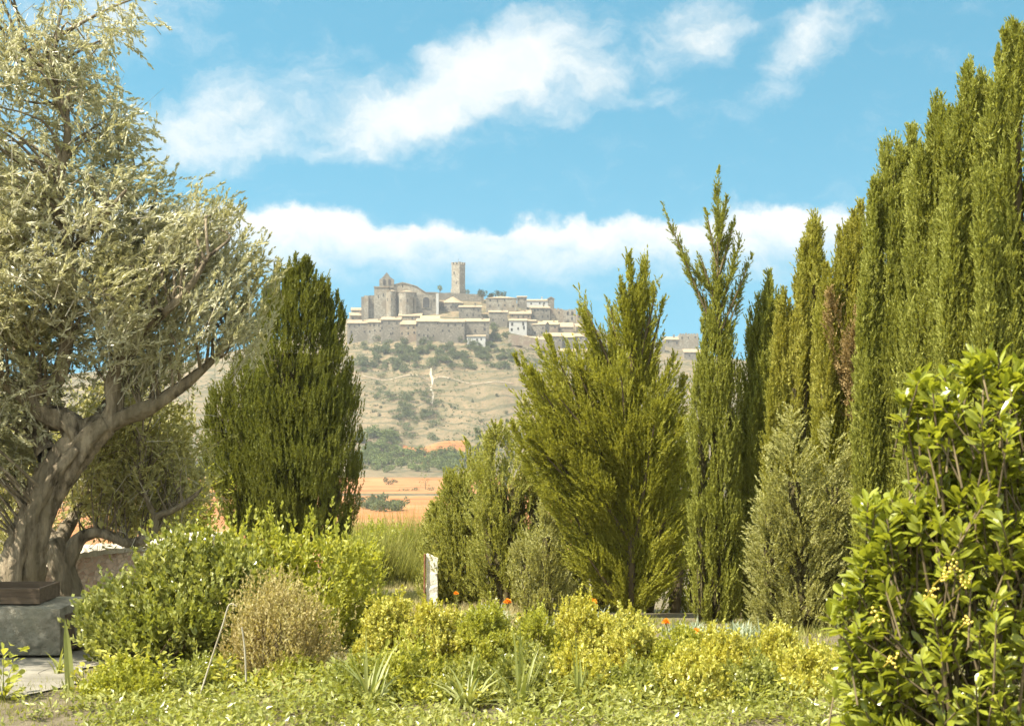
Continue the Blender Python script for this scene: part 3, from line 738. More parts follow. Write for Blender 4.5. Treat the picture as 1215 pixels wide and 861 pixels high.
# low golden hedge: every plant on its own
hedge = [(462, 60, 724, 10.2, 'euon', 'low golden green shrub at the left end of the hedge, below the lime bush'),
         (520, 60, 722, 10.0, 'euon', 'low golden shrub right in front of the white post'),
         (575, 58, 728, 9.9, 'lime', 'greener low shrub with dark gaps, second to the right of the white post'),
         (632, 62, 738, 9.9, 'lime', 'bright yellow low shrub below the marigold with the drooping stalk'),
         (690, 62, 735, 10.1, 'euon', 'low golden shrub in front of the leaning juniper trunk'),
         (745, 58, 742, 9.9, 'euon', 'low golden shrub centred between the juniper and the narrow cypress'),
         (805, 60, 752, 9.8, 'lime', 'paler mixed low shrub in front of the narrow cypress'),
         (860, 62, 758, 9.7, 'euon', 'rounded yellow dotted shrub just right of the narrow cypress foot'),
         (920, 62, 764, 9.6, 'euon', 'low yellow shrub in front of the silvery conifer'),
         (972, 56, 768, 9.4, 'euon', 'last low yellow shrub before the big glossy bush on the right')]
for (px, w, top, Y, mt, lb) in hedge:
    top += R.normal(-7, 6); p = [(px - w * .60, top + 75), (px - w * .56, top + 34), (px - w * .34, top + 8), (px + R.normal(0, 9), top - 2), (px + w * .34, top + 9), (px + w * .56, top + 34), (px + w * .60, top + 75), (px + w * .42, top + 104), (px - w * .42, top + 104)]
    shrub('low_shrub', lb, 'shrub', p, Y, M[mt], 120, 13, 11, .028, .017, .42, tl=.085, spread=1.1, nst=40, stem_r=.005, group='low golden hedge', shoots=26, shoot_l=.16)

front = [(150, 'lime', 'low leafy plant at the very front below the dark glossy bush'), (250, 'privet', 'low leafy plant at the very front between the two dry stalks'), (345, 'lime', 'low leafy plant at the very front below the russet bush'),
         (425, 'privet', 'low dark leafy plant at the very front where the hedge begins'), (492, 'lime', 'low pale leafy plant at the very front below the left end of the hedge'), (556, 'privet', 'low leafy plant at the very front straight below the white post'),
         (622, 'privet', 'low dark leafy plant at the very front below the stalked marigold'), (690, 'euon', 'low yellow leafy plant at the very front below the leaning juniper'), (756, 'privet', 'low leafy plant at the very front below the half hidden marigold'),
         (822, 'euon', 'low yellow leafy plant at the very front below the narrow cypress'), (888, 'privet', 'low leafy plant at the very front below the silvery conifer'), (950, 'euon', 'low yellow leafy plant at the very front touching the big glossy bush')]
for (px, mt, lb) in front:
    Y = 8.75 + R.normal(0, .12); top = 784 + R.normal(0, 7); w = 62
    p = [(px - w * .62, 860), (px - w * .58, top + 30), (px - w * .3, top + 8), (px + R.normal(0, 8), top), (px + w * .3, top + 8), (px + w * .58, top + 30), (px + w * .62, 860)]
    shrub('low_shrub', lb, 'shrub', p, Y, M[mt], 74, 12, 10, .034, .018, .38, tl=.095, spread=1.1, nst=30, stem_r=.004, group='low plants along the front', shoots=14, shoot_l=.16)
# big glossy shrub close by on the right
poly = [(1066, 456), (1092, 440), (1116, 442), (1142, 434), (1180, 420), (1235, 405), (1290, 520), (1310, 760), (1290, 990), (1010, 1000), (992, 880), (996, 800), (978, 720), (1010, 694), (1024, 640), (1014, 600), (1044, 576), (1074, 588), (1094, 552), (1062, 505), (1076, 482)]
Yf = 5.0; cx_ = (1140 - CX) / F * Yf
e = empty('glossy_shrub', (cx_, Yf, gz(cx_, Yf)), 'large broad leaved glossy shrub with ochre berries close by at the right edge', 'bush')
c, p2, ed = crown_points(poly, Yf, 1000, .42, .05)
g = Geo(); tg = Geo(); b = np.array(e.location)
tipd = nrm(nrm(c - (b + [0, 0, .6])) * .45 + np.array([-.1, 0, .7]) + R.normal(0, .3, c.shape))
nl = 15
t = R.random((len(c), nl)); D = np.repeat(tipd[:, None, :], nl, 1)
ra = perp(D.reshape(-1, 3)).reshape(D.shape)
pos = c[:, None, :] - D * (.10 * (1 - t))[..., None]
ld = D * (.35 + .75 * t)[..., None] + ra * .85
leaves(g, pos.reshape(-1, 3), ld.reshape(-1, 3), R.uniform(.036, .085, len(c) * nl), R.uniform(.016, .031, len(c) * nl), 'full', 0, up=np.repeat(tipd, nl, 0))
g.build('foliage', M['laurel'], e)
for k in range(len(c)):
    if k % 22: 
        a = c[k] - tipd[k] * .22
        tube(tg, [a, c[k]], [.004, .003], 5, 3, cap=False)
    else:
        r0 = b + np.array([R.normal(0, .06), R.normal(0, .06), -.05])
        tube(tg, [r0, r0 * .45 + c[k] * .55 + [0, 0, -.06] + R.normal(0, .05, 3), c[k]], [.014, .009, .003], 6, 5, cap=False)
tg.build('stem', M['stem'], e, smooth=True)
def ball(g, c, r, ns=7, nr=5, m=0):
    th = np.linspace(0, 2 * np.pi, ns, endpoint=False); ph = np.linspace(.05, math.pi - .05, nr)
    v = np.stack([np.outer(np.sin(ph), np.cos(th)), np.outer(np.sin(ph), np.sin(th)), np.outer(np.cos(ph), np.ones(ns))], -1) * r + np.array(c)
    i, j = np.meshgrid(np.arange(nr - 1), np.arange(ns), indexing='ij'); j2 = (j + 1) % ns
    g.add(v, np.stack([i * ns + j, (i + 1) * ns + j, (i + 1) * ns + j2, i * ns + j2], -1).reshape(-1, 4), m)
for (bx, by) in ((1120, 682), (1146, 690), (1132, 672), (1108, 700), (1060, 780), (1150, 735), (1042, 730)):
    bg = Geo(); c0 = P(bx, by, Yf - .36)
    for k in range(11):
        ball(bg, c0 + R.normal(0, .012, 3), R.uniform(.0035, .0055))
    tube(bg, [c0 + [0, .12, -.05], c0], [.003, .002], 4, 3)
    bg.build('berry_cluster', M['berry'], e, smooth=True)

# ------------------------------------------------------------------ small plants
def blades(g, c, n, L, W, lean, seg=5, m=0):
    for k in range(n):
        a = R.random() * 6.28; ln = abs(R.normal(lean, .25)); l = L * R.uniform(.6, 1.15)
        dh = np.array([math.cos(a), math.sin(a), 0]); s = np.array([-dh[1], dh[0], 0]) * W / 2 * R.uniform(.8, 1.2)
        t = np.linspace(0, 1, seg)
        p = np.array(c) + R.normal(0, .02, 3) * [1, 1, 0] + np.outer(t ** 1.3 * l * math.sin(ln), dh) + np.outer(t * l * math.cos(ln) - t ** 3 * l * .3 * ln, [0, 0, 1])
        w = np.interp(t, [0, .4, 1], [.7, 1, .03])[:, None]
        v = np.stack([p - s * w, p + s * w], 1).reshape(-1, 3)
        g.add(v, [[2 * i, 2 * i + 1, 2 * i + 3, 2 * i + 2] for i in range(seg - 1)], m)
def tuft(label, px, py, n, L, W, lean, mat, Y=None, name='strap_leaf_plant', cat='plant', group=None):
    Y = Y or floor_depth(px, py); x = (px - CX) / F * Y; z = float(gz(x, Y))
    g = Geo(); blades(g, (x, Y, z), n, L, W, lean)
    o = g.build(name, M[mat]); return tag(o, label, cat, group)
tuft('pale arching strap leaves at the front edge, left of the greener low shrub', 555, 842, 26, .5, .02, .75, 'strap', group='strap leaved plants')
tuft('upright strap leaved tuft at the front edge near the middle', 618, 846, 20, .5, .02, .4, 'strap', group='strap leaved plants')
tuft('strap leaved tuft between the russet bush and the hedge', 440, 842, 22, .5, .02, .6, 'strap', group='strap leaved plants')
tuft('thin strap leaved tuft with one tall pale blade in front of the yellow shrub', 690, 846, 14, .44, .018, .35, 'strap', group='strap leaved plants')
tuft('tuft of dark pointed leaves on the paving edge by the lone green blade', 70, 800, 14, .22, .018, .7, 'privet', group='strap leaved plants')
tuft('spiky tuft of grey leaves at the foot of the forked olive', 70, 742, 26, .36, .02, .6, 'grey_leaf', Y=12.2, group='strap leaved plants')
# lone tall blade
g = Geo(); Yb = floor_depth(82, 822); b0 = P(83, 822, Yb); t0 = P(80, 732, Yb)
tt = np.linspace(0, 1, 8); pp = b0 + np.outer(tt, t0 - b0); pp[:, 1] -= .05 * tt ** 2
w = np.interp(tt, [0, .3, .7, 1], [.026, .03, .022, .001])
v = np.stack([pp - np.outer(w, [1, 0, 0]), pp + np.outer(tt * 0 + 1, [0, .012, 0]) * (1 - tt)[:, None], pp + np.outer(w, [1, 0, 0])], 1).reshape(-1, 3)
g.add(v, [[3 * i + a, 3 * i + a + 1, 3 * i + a + 4, 3 * i + a + 3] for i in range(7) for a in (0, 1)])
blades(g, b0, 5, .14, .02, .8)
tag(g.build('sword_leaf_plant', M['strap']), 'single tall upright green blade standing by the paving', 'plant')

def rosette(label, px, py, top, w, mat, n=60, ll=.06, lw=.03, name='leafy_plant', Y=None, group='leafy plants along the front edge', cat='plant'):
    Y = Y or floor_depth(px, py); x = (px - CX) / F * Y; z = float(gz(x, Y))
    h = (py - top) / F * Y; r = w / 2 / F * Y
    e = empty(name, (x, Y, z), label, cat, group)
    g = Geo(); k = n
    a = R.random(k) * 6.28; s = R.random(k) ** .5; hh = R.random(k)
    pos = np.stack([x + np.cos(a) * r * s * (.5 + .6 * hh), Y + np.sin(a) * r * s, z + h * hh], 1)
    d = np.stack([np.cos(a), np.sin(a), .6 + 0 * a], 1) + R.normal(0, .35, (k, 3))
    leaves(g, pos, d, ll * R.uniform(.6, 1.2, k), lw * R.uniform(.7, 1.2, k), 'full', up=np.tile([0, 0, 1.0], (k, 1)))
    g.build('foliage', M[mat], e)
    tg = Geo()
    for q_ in range(min(12, k)):
        tube(tg, [(x, Y, z - .02), pos[q_] * .5 + np.array([x, Y, z]) * .5 + [0, 0, .02], pos[q_]], [.004, .003, .002], 4, 3, cap=False)
    tg.build('stem', M['green_stem'], e); return e
rosette('bright broad leaved plant cut by the bottom left corner', 4, 830, 766, 46, 'lime', 70, .075, .042)
rosette('yellowish leafy clump on the ground left of the dark glossy bush', 100, 818, 790, 44, 'euon', 90, .045, .022)
rosette('rounded pale leafy clump in front of the dark glossy bush', 148, 818, 772, 60, 'euon', 170, .05, .026)
rosette('loose leafy clump to the right of the rounded pale one', 190, 820, 778, 44, 'lime', 110, .05, .024)
rosette('small dull green clump just left of the slanting dry stalk', 222, 824, 796, 40, 'privet', 90, .04, .02)
rosette('yellow leaved plant between the two dry stalks', 266, 820, 778, 26, 'euon', 60, .06, .028)
rosette('low clump at the foot of the upright dry stalk', 302, 824, 800, 44, 'lime', 90, .045, .022)
rosette('low clump with bronze tinted leaves below the russet bush', 345, 826, 804, 54, 'twig_leaf', 110, .045, .022)
rosette('green clump at the front edge below the lime bush', 402, 824, 785, 44, 'privet', 100, .05, .024)
rosette('broad leaved clump in the dark gap beside the hedge', 452, 812, 770, 40, 'lime', 80, .06, .032)
for i_, px in enumerate(range(500, 990, 62)):
    rosette('low leafy seedling clump on bare soil along the very front of the hedge', px + R.normal(0, 8), 838 + R.normal(0, 4), 812 + R.normal(0, 5), 46, ['lime', 'euon', 'privet'][i_ % 3], 70, .04, .02, group='seedling clumps in front of the hedge', name='seedling_clump')

# grey leaved clumps behind the hedge
for (px, py, w, Y, lb) in ((690, 728, 80, 12.4, 'silvery grey leaved clump under the tallest marigold'), (815, 748, 66, 12.0, 'silvery grey leaved clump at the foot of the narrow cypress'),
                           (872, 752, 60, 12.0, 'silvery grey leaved clump between the narrow cypress and the silvery conifer'), (580, 724, 50, 12.6, 'silvery grey leaved clump below the pale feathery conifer')):
    x = (px - CX) / F * Y; z = float(gz(x, Y)); g = Geo()
    r = w / 2 / F * Y
    ztop = P(px, py - 12, Y)[2]; H = ztop - z
    for k in range(26):
        cx2 = x + R.normal(0, r * .5); cy2 = Y + R.normal(0, .15)
        blades(g, (cx2, cy2, z + max(.02, H - .16) * R.uniform(.6, 1.0)), 12, .16, .014, .7, 4)
    st = Geo()
    for k in range(18):
        a = np.array([x, Y, z - .02]); tube(st, [a, a + [R.normal(0, r * .45), R.normal(0, .12), max(.05, H - .1)]], [.005, .003], 4, 3, cap=False)
    e = empty('grey_leaf_plant', (x, Y, z), lb, 'plant', 'grey leaved clumps behind the hedge')
    g.build('foliage', M['grey_leaf'], e); st.build('stem', M['green_stem'], e)

# marigolds
def marigold(px, py, Y, r, label, mat='petal'):
    x = (px - CX) / F * Y; z = float(gz(x, Y)); h = P(px, py, Y)
    e = empty('marigold', (x, Y, z), label, 'flower', 'marigolds above the hedge')
    st = Geo(); tube(st, [(x + .01, Y + .02, z - .02), ((x + h[0]) / 2 + .02, Y, (z + h[2]) / 2), h], [.006, .005, .004], 5, 5)
    blades(st, (x + .01, Y, z + (h[2] - z) * .6), 5, .09, .016, .9, 4)
    st.build('stem', M['green_stem'], e)
    g = Geo()
    a = R.random(46) * 6.28; el_ = R.uniform(-.15, 1.5, 46)
    d = np.stack([np.cos(a) * np.cos(el_), np.sin(a) * np.cos(el_) - .35, np.sin(el_) * .85], 1)
    leaves(g, np.tile(h, (46, 1)) + d * r * .25, d, r * R.uniform(.5, .85, 46), r * .5, 'full', up=R.normal(0, 1, (46, 3)))
    ball(g, h + [0, 0, -.005], r * .3)
    g.build('flower_head', M[mat], e)
marigold(602, 714, 11.6, .036, 'small orange marigold below the pale feathery conifer')
marigold(626, 742, 10.6, .042, 'orange marigold on a dark stalk above the bright yellow shrub')
marigold(703, 715, 11.9, .046, 'large orange marigold, tallest, in front of the leaning juniper')
marigold(790, 738, 11.3, .036, 'orange marigold half hidden beside the grey clump')
marigold(826, 749, 11.0, .036, 'orange marigold at the foot of the narrow cypress')
marigold(541, 704, 13.0, .026, 'tiny orange marigold just right of the white post')
marigold(616, 735, 11.0, .03, 'pale yellow flower beside the stalked orange marigold', 'petal_y')

# dry stalks
for pts, r, lb in (([(238, 822), (252, 778), (264, 742), (272, 717), (281, 719)], .0055, 'slanting dry pale stalk with a bent tip leaning left of the russet bush'),
                   ([(292, 808), (291, 780), (289, 758), (287, 744)], .0055, 'short upright dry pale stalk against the russet bush')):
    g = Geo(); Y = 8.45; tube(g, px_path(pts, Y), [r, r, r * .9, r * .8, r * .5][:len(pts)], 7, 5)
    tag(g.build('dry_stalk', M['twig'], smooth=True), lb, 'stalk', 'dry stalks')

# ------------------------------------------------------------------ built things in the garden
def px_box(g, x0, x1, y0, y1, Y, d, m=0, jit=.004, rz=0.0):
    a = P(x0, y1, Y); b = P(x1, y0, Y)
    bm_box(g, (a[0], Y, a[2]), (b[0], Y + d, b[2]), m, jit)
def bm_box(g, a, b, m=0, jit=.004, nx=6, ny=4, nz=4, bev=.012):
    """worn block: subdivided box with softened, uneven faces"""
    a = np.array(a); b = np.array(b); s = b - a
    for ax in range(3):
        o1, o2 = [i for i in range(3) if i != ax]
        n1, n2 = (nx, ny, nz)[o1], (nx, ny, nz)[o2]
        for side in (0, 1):
            u, w = np.meshgrid(np.linspace(0, 1, n1 + 1), np.linspace(0, 1, n2 + 1), indexing='ij')
            v = np.zeros(u.shape + (3,)); v[..., o1] = u; v[..., o2] = w; v[..., ax] = side
            p = a + v * s
            # shrink edges
            for o in (o1, o2):
                p[..., o] = np.clip(p[..., o], a[o], b[o])
            h = np.sin(p[..., 0] * 37.1 + p[..., 2] * 51.7) * np.cos(p[..., 1] * 43.3 + p[..., 0] * 17) + np.sin(p[..., 2] * 91 + p[..., 1] * 73)
            inner = ((u > 0) & (u < 1) & (w > 0) & (w < 1))
            p[..., ax] += (1 if side else -1) * (h * jit * .5 + bev * .4) * inner
            i, j = np.meshgrid(np.arange(n1), np.arange(n2), indexing='ij'); k = n2 + 1
            f = np.stack([i * k + j, (i + 1) * k + j, (i + 1) * k + j + 1, i * k + j + 1], -1).reshape(-1, 4)
            g.add(p, f, m)
Yb = 10.5
g = Geo(); a = P(-90, 772, Yb); b = P(71, 722, Yb); bm_box(g, (a[0], Yb, a[2] - .03), (b[0], Yb + .75, b[2]), 0, .012, 12, 6, 5, .03)
tag(g.build('stone_block', M['garden_stone'], smooth=False), 'long rough grey stone block on the paving at the left edge', 'stone block')
g = Geo(); a = P(-80, 719.6, Yb + .12); b = P(47, 698, Yb + .12)
zt = P(0, 722, Yb)[2] + .022
e = empty('planter_box', (a[0] + .3, Yb + .3, zt), 'shallow dark brown wooden box resting on the grey stone block', 'box')
w_ = .025; x0, x1, y0, y1, z0, z1 = a[0], b[0], Yb + .12, Yb + .6, zt, b[2]
box(g, ((x0 + x1) / 2, y0 + w_ / 2, (z0 + z1) / 2), (x1 - x0, w_, z1 - z0)); g.build('front_board', M['box_wood'], e)
g = Geo(); box(g, ((x0 + x1) / 2, y1 - w_ / 2, (z0 + z1) / 2), (x1 - x0, w_, z1 - z0)); g.build('back_board', M['box_wood'], e)
for xx_ in (x0 + w_ / 2 + .002, x1 - w_ / 2 - .002):
    g = Geo(); box(g, (xx_, (y0 + y1) / 2, (z0 + z1) / 2), (w_, y1 - y0 - 2 * w_ - .004, z1 - z0 - .004)); g.build('side_board', M['box_wood'], e)
g = Geo(); box(g, ((x0 + x1) / 2, (y0 + y1) / 2, z0 + .03), (x1 - x0 - 2 * w_ - .01, y1 - y0 - 2 * w_ - .01, .05)); g.build('soil_fill', M['soil'], e)
g = Geo(); a = P(73, 770, Yb + .1); b = P(79, 729, Yb + .1); bm_box(g, (a[0], Yb + .1, a[2] - .02), (b[0], Yb + .3, b[2]), 0, .003, 2, 3, 5, .004)
tag(g.build('edging_stone', M['box_wood']), 'narrow upright brown edging slab against the end of the grey stone block', 'edging slab')
g = Geo(); a = P(81, 768, Yb + .5); b = P(128, 729, Yb + .5); bm_box(g, (a[0], Yb + .5, a[2] - .03), (b[0], Yb + 1.0, b[2]), 0, .008, 6, 4, 4, .02)
tag(g.build('stone_block', M['soil']), 'low brownish block in shade under the forked olive', 'stone block')

# curved rubble wall with pale coping
wpts = [(-60, 672, 13.9), (20, 670, 14.0), (60, 664, 14.1), (95, 652, 14.3), (140, 648, 14.7), (185, 644, 15.3), (228, 636, 16.2), (262, 634, 17.2)]
line = np.array([P(a_, b_, c_) for a_, b_, c_ in wpts]); line, _ = smoothpath(line, [1] * len(line), 10)
d = nrm(np.gradient(line, axis=0) * [1, 1, 0]); s = np.stack([d[:, 1], -d[:, 0], 0 * d[:, 0]], 1)   # towards the camera
e = empty('rubble_wall', (line[20, 0], line[20, 1], gz(line[20, 0], line[20, 1])), 'low curving pinkish rubble stone wall with a pale coping', 'wall')
g = Geo(); n = len(line); hh = 9
zt = line[:, 2] - .05; zb = gz(line[:, 0], line[:, 1]) - .1
for side in (1, -1):
    u = np.linspace(0, 1, hh)
    v = line[:, None, :] + s[:, None, :] * (side * .17) + R.normal(0, .012, (n, hh, 1)) * s[:, None, :]
    v[..., 2] = zb[:, None] + (zt - zb)[:, None] * u
    i, j = np.meshgrid(np.arange(n - 1), np.arange(hh - 1), indexing='ij')
    g.add(v, np.stack([i * hh + j, (i + 1) * hh + j, (i + 1) * hh + j + 1, i * hh + j + 1], -1).reshape(-1, 4))
g.build('wall', M['rubble'], e)
g = Geo(); prof = [(-.2, -.05), (-.2, .0), (-.12, .028), (.12, .03), (.2, 0), (.2, -.05)]
v = np.stack([line + s * (-o) + np.array([0, 0, z_]) + R.normal(0, .006, (n, 3)) for o, z_ in prof], 1)
k = len(prof); i, j = np.meshgrid(np.arange(n - 1), np.arange(k), indexing='ij'); j2 = (j + 1) % k
g.add(v, np.stack([i * k + j, (i + 1) * k + j, (i + 1) * k + j2, i * k + j2], -1).reshape(-1, 4))
g.build('coping', M['coping'], e)

# white post with its rusty rod
Yp = 20.0; a = P(505.5, 728, Yp); b = P(519, 668, Yp); zg = float(gz(a[0], Yp))
e = empty('white_post', ((a[0] + b[0]) / 2, Yp, zg), 'short whitewashed stone post with a rusty rod on its left, by the conifers', 'post')
g = Geo(); w_ = (b[0] - a[0]); 
poly = [(a[0] + .004, Yp), (b[0], Yp), (b[0], Yp + .16), (a[0] + .004, Yp + .16)]
zs = np.linspace(zg - .1, b[2] + .07, 12)
rings = []
for z_ in zs:
    rings.append([(x_ + R.normal(0, .004), y_ + R.normal(0, .004), z_ + (.06 if z_ == zs[-1] and x_ < a[0] + .1 else 0)) for x_, y_ in poly])
v = np.array(rings).reshape(-1, 3)
f = [[i * 4 + j, i * 4 + (j + 1) % 4, (i + 1) * 4 + (j + 1) % 4, (i + 1) * 4 + j] for i in range(11) for j in range(4)] + [[44, 45, 46, 47]]
g.add(v, f); g.build('shaft', M['post'], e)
g = Geo(); tube(g, [(a[0] - .022, Yp - .02, zg - .1), (a[0] - .016, Yp - .02, P(0, 657, Yp)[2])], [.013, .013], 8, 4); g.build('rod', M['rust'], e, smooth=True)

# ------------------------------------------------------------------ grass beyond the garden edge
def grass(name, x0, x1, Y0, Y1, n, h, w, mat, dens=None):
    g = Geo(); x = R.uniform(0, 1, n); Y = R.uniform(Y0, Y1, n); X = ((x0 + (x1 - x0) * x) - CX) / F * Y
    z = gz(X, Y); pos = np.stack([X, Y, z - .02], 1)
    d = np.stack([R.normal(.1, .3, n), R.normal(0, .3, n), np.ones(n)], 1)
    leaves(g, pos, d, h * R.uniform(.4, 1.15, n) * (.65 + .5 * np.sin(X * 2.1 + Y * .9) * np.sin(X * .9 - Y * 1.7)), w, 'tri')
    return struct(g.build(name, M[mat]), 'stuff')
grass('tall_grass', 395, 540, 25.5, 33, 26000, 1.35, .022, 'grass')
grass('dry_grass', 300, 620, 15, 25.5, 30000, .22, .014, 'dry_grass')
grass('low_weeds', -30, 330, 15, 26, 20000, .45, .02, 'grass')
g = Geo(); n = 40000
x = R.uniform(-3.6, 2.6, n); Yg = R.uniform(7.0, 8.9, n); kk = (np.sin(x * 5 + Yg * 3) + np.sin(x * 11 - Yg * 7) + np.sin(x * 2.3 + Yg * 6) + R.normal(0, .5, n) > -1.0) & (x > -2.6 + .3 * np.sin(Yg * 6))
x, Yg = x[kk], Yg[kk]; n = len(x)
leaves(g, np.stack([x, Yg, gz(x, Yg) + R.random(n) ** 1.4 * .12 * (1 + .6 * np.sin(x * 3.7))], 1), np.stack([R.normal(0, 1, n), R.normal(-.2, 1, n), R.uniform(0, 1.2, n)], 1), R.uniform(.025, .06, n), R.uniform(.012, .026, n), 'diamond', up=np.tile([0, 0, 1.0], (n, 1)))
struct(g.build('ground_cover', M['privet']), 'stuff')
grass('litter_grass', -40, 1260, 7.2, 9.6, 16000, .07, .008, 'grass')
grass('shade_weeds', 380, 1260, 9.4, 17, 26000, .13, .014, 'grass')
for (px, w, y0, y1, Y, lb) in ((450, 60, 628, 705, 27, 'bright green wild bush below the red field, left half of the gap'), (488, 46, 640, 705, 28.5, 'darker green reedy bush below the red field next to the white post'), (425, 50, 650, 710, 25, 'wild bush at the foot of the dense dark cypress')):
    th = np.linspace(0, 6.28, 14, endpoint=False)
    poly = [(px + w / 2 * math.cos(t_) * (1 + .15 * math.sin(5 * t_)), (y0 + y1) / 2 + (y1 - y0) / 2 * math.sin(t_)) for t_ in th]
    shrub('wild_bush', lb, 'bush', poly, Y, M['lime'] if px != 488 else M['privet'], 110, 9, 10, .075, .022, .5, tl=.3, nst=14, group='wild bushes at the garden edge')

# ------------------------------------------------------------------ the village
WIN = None
def winmesh():
    global WIN
    if WIN is None:
        g = Geo(); box(g, (0, 0, 0), (1, 1, 1)); o = g.build('window', M['pane']); WIN = o.data; bpy.data.objects.remove(o)
    return WIN
def add_win(e, x, y, z, w, h, dep=.16, name='window', rz=0):
    o = bpy.data.objects.new(name, winmesh()); COL.objects.link(o); o.parent = e
    o.location = (x, y, z); o.scale = (w, dep, h); o.rotation_euler = (0, 0, rz); return o
VG = 'houses of the hilltop village'
def house(label, x0, x1, ye, yb, roof='shed', d=8.0, rise=None, yaw=0.0, wall='stone', win=(3, 1), Y=None, name='stone_house', tile='tile', cat='house', ws=(.8, 1.25), chim=False, group=VG):
    pxm = (x0 + x1) / 2
    Y = Y or depth_for(pxm, yb)
    m = Y / F; w = (x1 - x0) * m / max(.5, math.cos(yaw) + .25 * abs(math.sin(yaw)))
    zb = CAMZ + (HY - yb) * m; ze = CAMZ + (HY - ye) * m; h = ze - zb
    e = empty(name, ((pxm - CX) * m, Y + d / 2, zb), label, cat, group, rz=yaw)
    g = Geo(); box(g, (0, 0, (h - 7) / 2), (w, d, h + 7)); 
    r = rise if rise is not None else d * .3
    o = .35; th = .3
    if roof in ('gable', 'cross'):
        if roof == 'gable':
            g.add([(-w / 2, -d / 2, h), (-w / 2, d / 2, h), (-w / 2, 0, h + r), (w / 2, -d / 2, h), (w / 2, d / 2, h), (w / 2, 0, h + r)], [[0, 1, 2], [3, 5, 4]])
        else:
            g.add([(-w / 2, -d / 2, h), (w / 2, -d / 2, h), (0, -d / 2, h + r), (-w / 2, d / 2, h), (w / 2, d / 2, h), (0, d / 2, h + r)], [[0, 1, 2], [3, 5, 4]])
    elif roof == 'shed':
        g.add([(-w / 2, -d / 2, h), (-w / 2, d / 2, h), (-w / 2, d / 2, h + r), (w / 2, -d / 2, h), (w / 2, d / 2, h), (w / 2, d / 2, h + r)], [[0, 1, 2], [3, 5, 4], [1, 4, 5, 2]] if False else [[0, 1, 2], [3, 5, 4]])
        g.add([(-w / 2, d / 2, h), (w / 2, d / 2, h), (w / 2, d / 2, h + r), (-w / 2, d / 2, h + r)], [[0, 1, 2, 3]])
    wo = g.build('wall', M[wall]); wo.parent = e
    rg = Geo(); W = w / 2 + o; Dp = d / 2 + o; k = .02
    def slab(p0, p1, p2, p3):
        a = np.array([p0, p1, p2, p3], float); a[:, 2] += k; b = a + [0, 0, th]
        rg.add(np.concatenate([a, b]), [[3, 2, 1, 0], [4, 5, 6, 7], [0, 1, 5, 4], [1, 2, 6, 5], [2, 3, 7, 6], [3, 0, 4, 7]])
    if roof == 'shed':
        sl = r / d; slab((-W, -Dp, h - o * sl), (W, -Dp, h - o * sl), (W, Dp, h + r + o * sl), (-W, Dp, h + r + o * sl))
    elif roof == 'gable':
        sl = r / (d / 2)
        slab((-W, -Dp, h - o * sl), (W, -Dp, h - o * sl), (W, 0, h + r), (-W, 0, h + r)); slab((-W, 0.01, h + r), (W, 0.01, h + r), (W, Dp, h - o * sl), (-W, Dp, h - o * sl))
    elif roof == 'cross':
        sl = r / (w / 2)
        slab((-W, -Dp, h - o * sl), (0, -Dp, h + r), (0, Dp, h + r), (-W, Dp, h - o * sl)); slab((0.01, -Dp, h + r), (W, -Dp, h - o * sl), (W, Dp, h - o * sl), (0.01, Dp, h + r))
    elif roof == 'hip':
        cone(rg, [(-W, -Dp), (W, -Dp), (W, Dp), (-W, Dp)], h + k, h + r, (0, 0))
    if roof != 'flat':
        ro = rg.build('roof', M[tile]); ro.parent = e
        if chim or (roof != 'hip' and w > 8 and R.random() < .5):
            cg = Geo(); cx0 = w * .22; box(cg, (cx0, 1.0, h + r * .8 + .6), (.9, .9, 1.9)); box(cg, (cx0, 1.0, h + r * .8 + 1.65), (1.2, 1.2, .22)); c_ = cg.build('chimney', M[wall]); c_.parent = ro
    else:
        cg = Geo()
        for k_ in range(int(w / 1.5)):
            box(cg, (-w / 2 + .75 + k_ * w / max(1, int(w / 1.5)), -d / 2 + .3, h + R.uniform(.1, .5)), (1.3, .5, R.uniform(.4, 1.4)))
        c_ = cg.build('parapet', M[wall]); c_.parent = e
    nx, ny = win
    for a in range(nx):
        for b in range(ny):
            if R.random() < .3: continue
            add_win(e, -w / 2 + w * (a + .5) / nx + R.normal(0, .45), -d / 2 - .02, h - 1.6 - b * min(3.0, (h - 1.2) / max(ny, 1)) + R.normal(0, .28), ws[0] * R.uniform(.75, 1.2), ws[1] * R.uniform(.75, 1.15))
    for b in range(max(1, ny)):
        if abs(yaw) > .15: add_win(e, math.copysign(w / 2 + .02, -yaw) * (1 if yaw < 0 else 1), 0, h - 1.6 - b * 2.8, ws[0], ws[1], rz=math.pi / 2)
    return e

# lower terrace of long houses on the edge of the hill (left to right)
house('long low house with a bright tiled roof at the left end of the lower row', 412, 436, 383.5, 406, 'shed', 9, 2.2, .0, 'stone', (4, 2))
house('narrow house next to the left end of the lower row, slightly taller', 436, 453, 382.5, 406, 'shed', 9, 2.2, .0, 'stone_l', (3, 2))
house('house with a raised bright roof standing above the lower row, left of centre', 452, 475, 379.5, 406, 'shed', 9, 2.0, .0, 'stone', (4, 3))
house('lower house with a stepped brown roof below the big apse', 475, 494, 385, 407, 'shed', 9, 2.6, .0, 'stone_t', (3, 2))
house('house with white framed windows below the church arch', 494, 522, 381.5, 407, 'shed', 9, 2.2, .0, 'stone', (5, 3))
house('plain wide house with a long roof line below the hexagonal roof', 522, 551, 382, 407, 'shed', 9, 2.0, .0, 'stone', (4, 2))
house('wide house at the right end of the lower row with two tall windows', 551, 580, 381.5, 406, 'shed', 9, 2.0, .0, 'stone', (3, 2), ws=(1.0, 1.8))
house('low whitewashed annexe at the foot of the lower row', 554, 576, 399, 407, 'shed', 5, .8, 0, 'white', (3, 1), Y=768)
